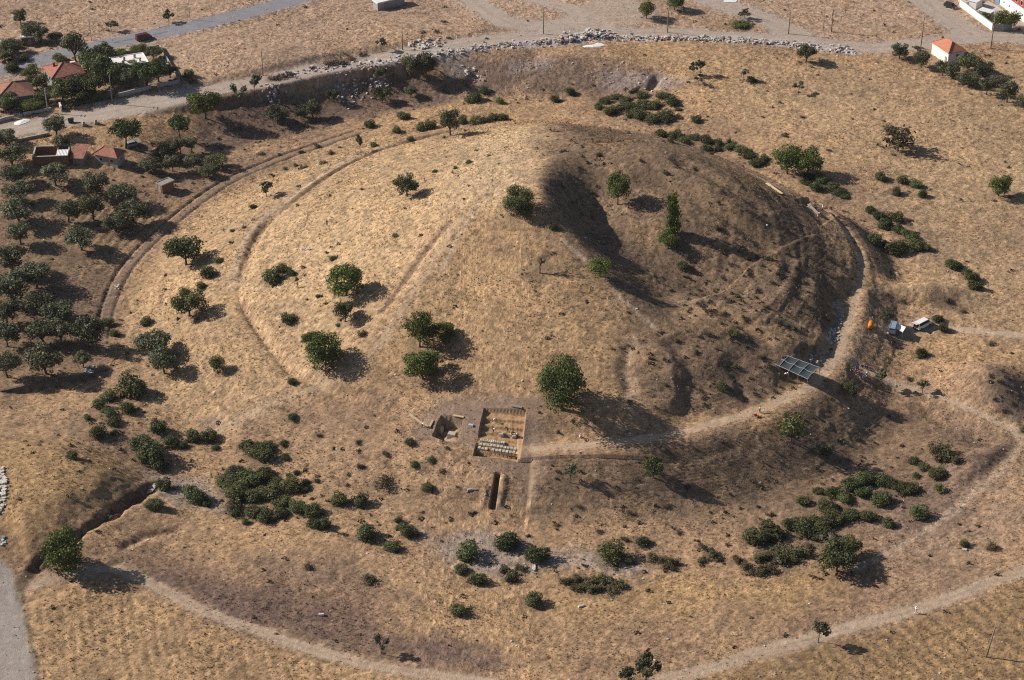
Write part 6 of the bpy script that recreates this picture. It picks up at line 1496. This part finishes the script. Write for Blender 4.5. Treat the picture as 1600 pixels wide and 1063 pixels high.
def body(pose):
    if pose in BODY: return BODY[pose]
    J = pose_points(pose); up = (J['head'] - J['neck']).normalized(); fwd = Vector((1, 0, 0)) if pose != 'bend' else Vector((.3, 0, -.95)); crown = J['head'] + up * .11
    ch = [[('pel', J['pel'], .125), ('belly', J['pel'].lerp(J['chest'], .5), .125), ('chest', J['chest'], .145), ('neck', J['neck'], .055), ('jaw', J['neck'].lerp(J['head'], .7) + fwd * .015, .072), ('head', J['head'], .092), ('crown', crown, .06)]]
    ch.append([('head', J['head'], .09), ('nose', J['head'] + fwd * .115 - up * .02, .014)])
    for s in 'LR':
        sg = 1 if s == 'L' else -1
        ch.append([('pel', J['pel'], .12), ('hip' + s, J['hip' + s], .095), ('knee' + s, J['knee' + s], .06), ('calf' + s, J['knee' + s].lerp(J['foot' + s], .35), .058), ('ank' + s, J['foot' + s], .04), ('toe' + s, J['foot' + s] + Vector((.17, .02 * sg, -.05)), .035)])
        hd = (J['ha' + s] - J['el' + s]).normalized(); pal = J['ha' + s] + hd * .05
        ch.append([('chest', J['chest'], .14), ('sh' + s, J['sh' + s], .062), ('el' + s, J['el' + s], .042), ('wr' + s, J['ha' + s], .027), ('palm' + s, pal, .034)])
        sd = hd.cross(Vector((0, 1, 0))).normalized()
        for f in range(4):
            q0 = pal + hd * .04 + sd * (.027 - .018 * f); l_ = (.075, .085, .08, .06)[f]; ch.append([('palm' + s, pal, .034), (f'f{f}a' + s, q0, .0095), (f'f{f}b' + s, q0 + hd * l_ * .55 + Vector((0, -.012 * sg, 0)), .009), (f'f{f}c' + s, q0 + hd * l_ + Vector((0, -.035 * sg, 0)), .008)])
        ch.append([('palm' + s, pal, .034), ('t0' + s, pal + sd * .04 + Vector((0, -.01 * sg, 0)), .011), ('t1' + s, pal + sd * .055 + hd * .05 + Vector((0, -.03 * sg, 0)), .0095)])
    b = skin_mesh(ch, 'person'); b.materials.append(SKIN); b.polygons.foreach_set('use_smooth', np.ones(len(b.polygons), bool))
    sh = [[('belly', J['pel'].lerp(J['chest'], .12), .145), ('mid', J['pel'].lerp(J['chest'], .55), .145), ('chest', J['chest'], .165), ('col', J['chest'].lerp(J['neck'], .7), .075)]]
    tr = [[('pel', J['pel'].lerp(J['chest'], .10), .138), ('pel2', J['pel'], .14)]]
    for s in 'LR':
        sh.append([('chest', J['chest'], .16), ('s' + s, J['sh' + s], .078), ('e' + s, J['sh' + s].lerp(J['el' + s], .85), .06)])
        tr.append([('pel2', J['pel'], .14), ('h' + s, J['hip' + s], .108), ('k' + s, J['knee' + s], .075), ('a' + s, J['knee' + s].lerp(J['foot' + s], .9), .058)])
    cl = (skin_mesh(sh, 'shirt'), skin_mesh(tr, 'trousers'))
    hb = MB(); c = J['head'] + up * .035 - fwd * .02; hb.ball(c, (.105, .098, .095), seg=10, rings=6); hb.ball(c - fwd * .02 - up * .05, (.085, .09, .08), seg=10, rings=6); hair = hb.mesh('hair', HAIR, True)
    k = MB(); k.tube([J['head'] + up * .05, J['head'] + up * .065], [.19, .19], 14); k.ball(J['head'] + up * .07, (.11, .105, .085), seg=10, rings=6); hat = k.mesh('hat', M_SHEET, True)
    fb = MB()
    for sg in (-1, 1): fb.ball(J['head'] + fwd * .088 + Vector((0, sg * .034, 0)) + up * .005, .012, seg=6, rings=4)
    fb.box(J['head'] + fwd * .086 - up * .062, (.012, .045, .012)); eyes = fb.mesh('face', HAIR)
    eb = MB()
    for sg in (-1, 1): eb.ball(J['head'] + Vector((0, sg * .092, -.01)), (.02, .012, .03), seg=6, rings=4)
    ears = eb.mesh('ears', SKIN)
    BODY[pose] = (b, cl, hair, hat, eyes, ears); return BODY[pose]
CLOTH = {}
def cloth(c):
    if c not in CLOTH: CLOTH[c] = mat('cloth', c, .85, .12, 8)
    return CLOTH[c]
def person(u, v, rz, pose, shirt, trousers, label, hat=False, lift=0, group=None):
    b, cl, hair, hat_m, eyes, ears = body(pose); p = at(u, v)
    o = bpy.data.objects.new('person', b); COL.objects.link(o); o.location = p + Vector((0, 0, lift)); o.rotation_euler = (0, 0, rz); tag(o, label, 'person', group)
    for nm, me, c in (('shirt', cl[0], shirt), ('trousers', cl[1], trousers)):
        m2 = me.copy(); m2.materials.append(cloth(c)); m2.polygons.foreach_set('use_smooth', np.ones(len(m2.polygons), bool)); q = bpy.data.objects.new(nm, m2); COL.objects.link(q); q.parent = o
    for nm, me in (('hat', hat_m) if hat else ('hair', hair),) + (('facial_features', eyes), ('ears', ears)):
        q = bpy.data.objects.new(nm, me); COL.objects.link(q); q.parent = o
WH = (.75, .74, .74); NAVY = (.03, .04, .09); JEAN = (.07, .10, .18); KHAKI = (.22, .17, .11); BLK = (.025, .025, .03)
for a in [(1430,959,R(20),'walk',WH,(.70,.69,.68),'person in white walking along the field path',True),(465,450,R(-60),'stand',(.62,.16,.05),(.50,.15,.06),'person in orange on the small path left of the mound'),(1187,645,R(-140),'stand',(.55,.70,.05),BLK,'person in a bright yellow vest on the bench path'),
          (706,272,R(-30),'sit',(.04,.08,.40),JEAN,'person in blue sitting high on the left face'),(867,205,R(180),'sit',(.62,.08,.05),KHAKI,'person in red sitting on the back crest of the mound'),(859,205,R(10),'sit',BLK,BLK,'person in dark clothes sitting beside the one in red'),
          (831,310,R(-90),'stand',(.60,.06,.04),NAVY,'person in red standing right against the dense ridge tree'),(906,685,R(40),'sit',WH,(.3,.3,.32),'person in white sitting at the edge of the bench path',True),(511,353,R(-90),'stand',BLK,BLK,'person in black standing alone on the bright left face'),
          (774,660,R(-120),'bend',WH,JEAN,'worker in white bending on the upper step of the big trench',True),(771,676,R(-20),'bend',(.55,.58,.66),NAVY,'worker in pale shirt bending behind the stepped wall, left one'),(793,675,R(150),'bend',NAVY,BLK,'worker in navy bending behind the stepped wall, middle one',True),
          (799,682,R(100),'sit',WH,KHAKI,'worker in white sitting behind the right part of the stepped wall',True),(809,684,R(190),'bend',(.6,.66,.66),BLK,'worker in pale grey bending at the right end of the stepped wall',True),(660,668,R(-20),'bend',WH,NAVY,'worker in white bending beside the small pit',True),
          (1285,330,R(-160),'stand',WH,BLK,'worker in white standing by the right hand cut',True),(1279,338,R(-60),'bend',(.7,.7,.75),BLK,'worker in pale shirt and black trousers in the right hand cut'),(1277,343,R(60),'bend',(.65,.25,.30),KHAKI,'worker in pink bending in the right hand cut'),(1387,528,R(30),'stand',(.65,.40,.36),KHAKI,'person in pale pink standing in front of the camper van'),
          (1226,590,R(20),'bend',WH,NAVY,'worker in white under the left side of the black canopy',True),(1218,588,R(120),'sit',(.3,.32,.3),KHAKI,'worker in grey sitting under the left end of the black canopy')]:
    person(*a)
# a barrow beside the person in the vest
p = at(1181, 652); o = empty('wheelbarrow', p, R(30)); tag(o, 'red wheelbarrow next to the person in the yellow vest', 'wheelbarrow')
k = MB(); k.add([(x * s, y * s, z) for z, s in ((.3, .55), (.62, 1)) for x, y in ((-.45, -.32), (.45, -.32), (.45, .32), (-.45, .32))], [(3, 2, 1, 0), (0, 1, 5, 4), (1, 2, 6, 5), (2, 3, 7, 6), (3, 0, 4, 7)]); k.build('tray', mat('red_steel', (.55, .05, .04), .5, .1, 4), o)
for y in (-.24, .24): k = MB(); k.tube([(.5, y * .3, .2), (-.3, y, .35), (-1.0, y * 1.2, .55)], .025, 5); k.build('handle', M_METAL, o); k = MB(); k.tube([(-.35, y, .35), (-.4, y, 0)], .02, 5); k.build('leg', M_METAL, o)
wheel(.5, 0, .19, .09, o)
p = at(794, 367); b = MB(); b.tube([(0, 0, -.2), (0, 0, 1.5)], .04, 5); b.box((.14, 0, 1.1), (.3, .03, .3)); o = b.build('survey_stake', mat('yellow_paint', (.7, .6, .08), .6, .1, 5)); o.location = p; tag(o, 'yellow survey stake with a flag behind a tiny bush near the summit', 'stake')
p = at(694, 268); b = MB(); b.tube([(0, 0, -.2), (0, 0, 1.3)], .05, 5); b.box((0, 0, 1.1), (.16, .16, .12)); o = b.build('survey_stake', M_POLE); o.location = p; tag(o, 'short brown stake left of the person in blue', 'stake')

# ------------------------------------------------------------------ low dry scrub and dry grass: uncountable
def spread(n, seed, dens):
    r = np.random.default_rng(seed); x = r.uniform(-186, 186, n * 6); y = r.uniform(262, 636, n * 6); d_ = bil(dens, x, y); k_ = r.random(n * 6) < d_; return x[k_][:n], y[k_][:n], r
DN = np.full(X.shape, .05)
for pts, kk in [([(1060,430),(1200,400),(1310,420),(1300,520),(1180,540),(1080,500)], .8),([(1010,540),(1180,530),(1230,600),(1120,650),(1010,620)], .7),([(840,210),(960,220),(1060,280),(1000,330),(880,310)], .35),([(300,160),(600,105),(1080,120),(1040,150),(600,175),(330,230)], .35),
                ([(1150,720),(1330,640),(1420,700),(1350,790),(1120,870),(1080,820)], .55),([(330,640),(520,690),(720,700),(700,860),(400,860),(320,760)], .30),([(880,660),(1050,700),(1100,800),(1000,860),(860,800)], .22),([(1230,310),(1330,300),(1450,400),(1380,440),(1320,420)], .5),([(1540,560),(1600,570),(1600,650),(1540,640)], .6),([(860,880),(1000,880),(1000,930),(860,930)], .6),([(220,200),(330,200),(330,300),(220,330)], .5),([(20,660),(200,640),(240,720),(140,830),(0,760)], .25)]:
    sl, m = area(pts, 5, 3); DN[sl] = np.maximum(DN[sl], kk * m)
DN = np.maximum(DN, DL) * rough
x, y, r = spread(3600, 21, DN); z = bil(Z, x, y)
n = len(x); per_n = 16; sz = r.uniform(.25, .75, n) ** 1.2
cx_ = np.repeat(x, per_n); cy_ = np.repeat(y, per_n); cz_ = np.repeat(z, per_n); cs_ = np.repeat(sz, per_n); N = n * per_n
dr = r.normal(size=(N, 3)); dr /= np.linalg.norm(dr, axis=1)[:, None]; dr[:, 2] = np.abs(dr[:, 2])
p = np.c_[cx_, cy_, cz_] + dr * cs_[:, None] * np.array((1, 1, .8)) * r.uniform(.5, 1, N)[:, None]
nor = dr * .6 + r.normal(size=(N, 3)) * .4; nor /= np.linalg.norm(nor, axis=1)[:, None]; a = np.cross(nor, r.normal(size=(N, 3))); a /= np.linalg.norm(a, axis=1)[:, None]; b_ = np.cross(nor, a); s = (cs_ * r.uniform(.25, .5, N))[:, None]
v = np.stack([p - a * s, p - b_ * s * .7, p + a * s, p + b_ * s * .7], 1).reshape(-1, 3); f = np.arange(4 * N).reshape(N, 4)
ti = np.clip(np.repeat(r.uniform(0, .6, n), per_n) + r.uniform(0, .4, N), 0, 1)
o = mk('low_scrub', leaf_mesh('low_scrub', (v, f, ti), LEAF['brown'])); tag(o, 'low dry brown scrub dotted over slopes and ditch', 'scrub', None, 'stuff')
# dry grass: short blades in tufts
n = 250000; r = np.random.default_rng(33); x = r.uniform(-188, 188, n * 2); y = r.uniform(260, 638, n * 2)
dg_ = bil(rough, x, y) * np.clip(.45 + .8 * bil(n9, x, y), .12, 1); k_ = r.random(len(x)) < dg_; x, y = x[k_][:n], y[k_][:n]; n = len(x); z = bil(Z, x, y)
B = 4; N = n * B; th = r.uniform(0, 6.283, N); hgt = np.repeat(r.uniform(.12, .36, n), B) * r.uniform(.7, 1.2, N); wd = hgt * r.uniform(.28, .5, N); ln = r.uniform(.1, .55, N)
c = np.c_[np.repeat(x, B), np.repeat(y, B), np.repeat(z, B) - .03] + np.c_[r.normal(0, .09, (N, 2)), np.zeros(N)]
t1 = np.c_[np.cos(th), np.sin(th), np.zeros(N)]; lean_ = np.c_[-np.sin(th), np.cos(th), np.zeros(N)] * (ln * hgt)[:, None]
v = np.stack([c - t1 * wd[:, None] * .5, c + t1 * wd[:, None] * .5, c + lean_ + np.c_[np.zeros((N, 2)), hgt]], 1).reshape(-1, 3); f = np.arange(3 * N).reshape(N, 3)
bc = np.stack([bil(C[..., q], x, y) for q in range(3)], -1); tt = r.random(n)
gc = bc * np.array((1.12, 1.08, .95)) * .85 + np.array((.42, .29, .15)) * .15; dk = r.random(n) < .27; gc[dk] = bc[dk] * .5 + np.array((.11, .08, .055)) * .5; gc *= r.uniform(.8, 1.15, n)[:, None]
me = raw_mesh('dry_grass', v, f, False); a_ = me.attributes.new('soil', 'FLOAT_COLOR', 'FACE'); a_.data.foreach_set('color', np.c_[np.repeat(gc, B, 0), np.ones(N)].astype(np.float32).ravel())
M_GRASS = bpy.data.materials.new('dry_grass'); M_GRASS.use_nodes = True; nt = M_GRASS.node_tree; pb = nt.nodes['Principled BSDF']; pb.inputs['Roughness'].default_value = .9; pb.inputs['Specular IOR Level'].default_value = .1
an = nt.nodes.new('ShaderNodeAttribute'); an.attribute_name = 'soil'; nt.links.new(an.outputs['Color'], pb.inputs['Base Color'])
o = mk('dry_grass', me, M_GRASS); tag(o, 'short straw coloured dry grass over fields and mound', 'grass', None, 'stuff')

# ------------------------------------------------------------------ air: a thin even haze over the plain
b = MB(); b.box((0, 1500, -8), (16000, 16000, 262)); hz = b.build('haze', []); hm = bpy.data.materials.new('haze_air'); hm.use_nodes = True; nt = hm.node_tree
for q in list(nt.nodes): nt.nodes.remove(q)
pv = nt.nodes.new('ShaderNodeVolumePrincipled'); pv.inputs['Color'].default_value = (.80, .84, .92, 1); pv.inputs['Density'].default_value = .00003; pv.inputs['Anisotropy'].default_value = .2
ou = nt.nodes.new('ShaderNodeOutputMaterial'); nt.links.new(pv.outputs[0], ou.inputs['Volume']); hz.data.materials.clear(); hz.data.materials.append(hm); hz['kind'] = 'stuff'
S.cycles.volume_bounces = 0
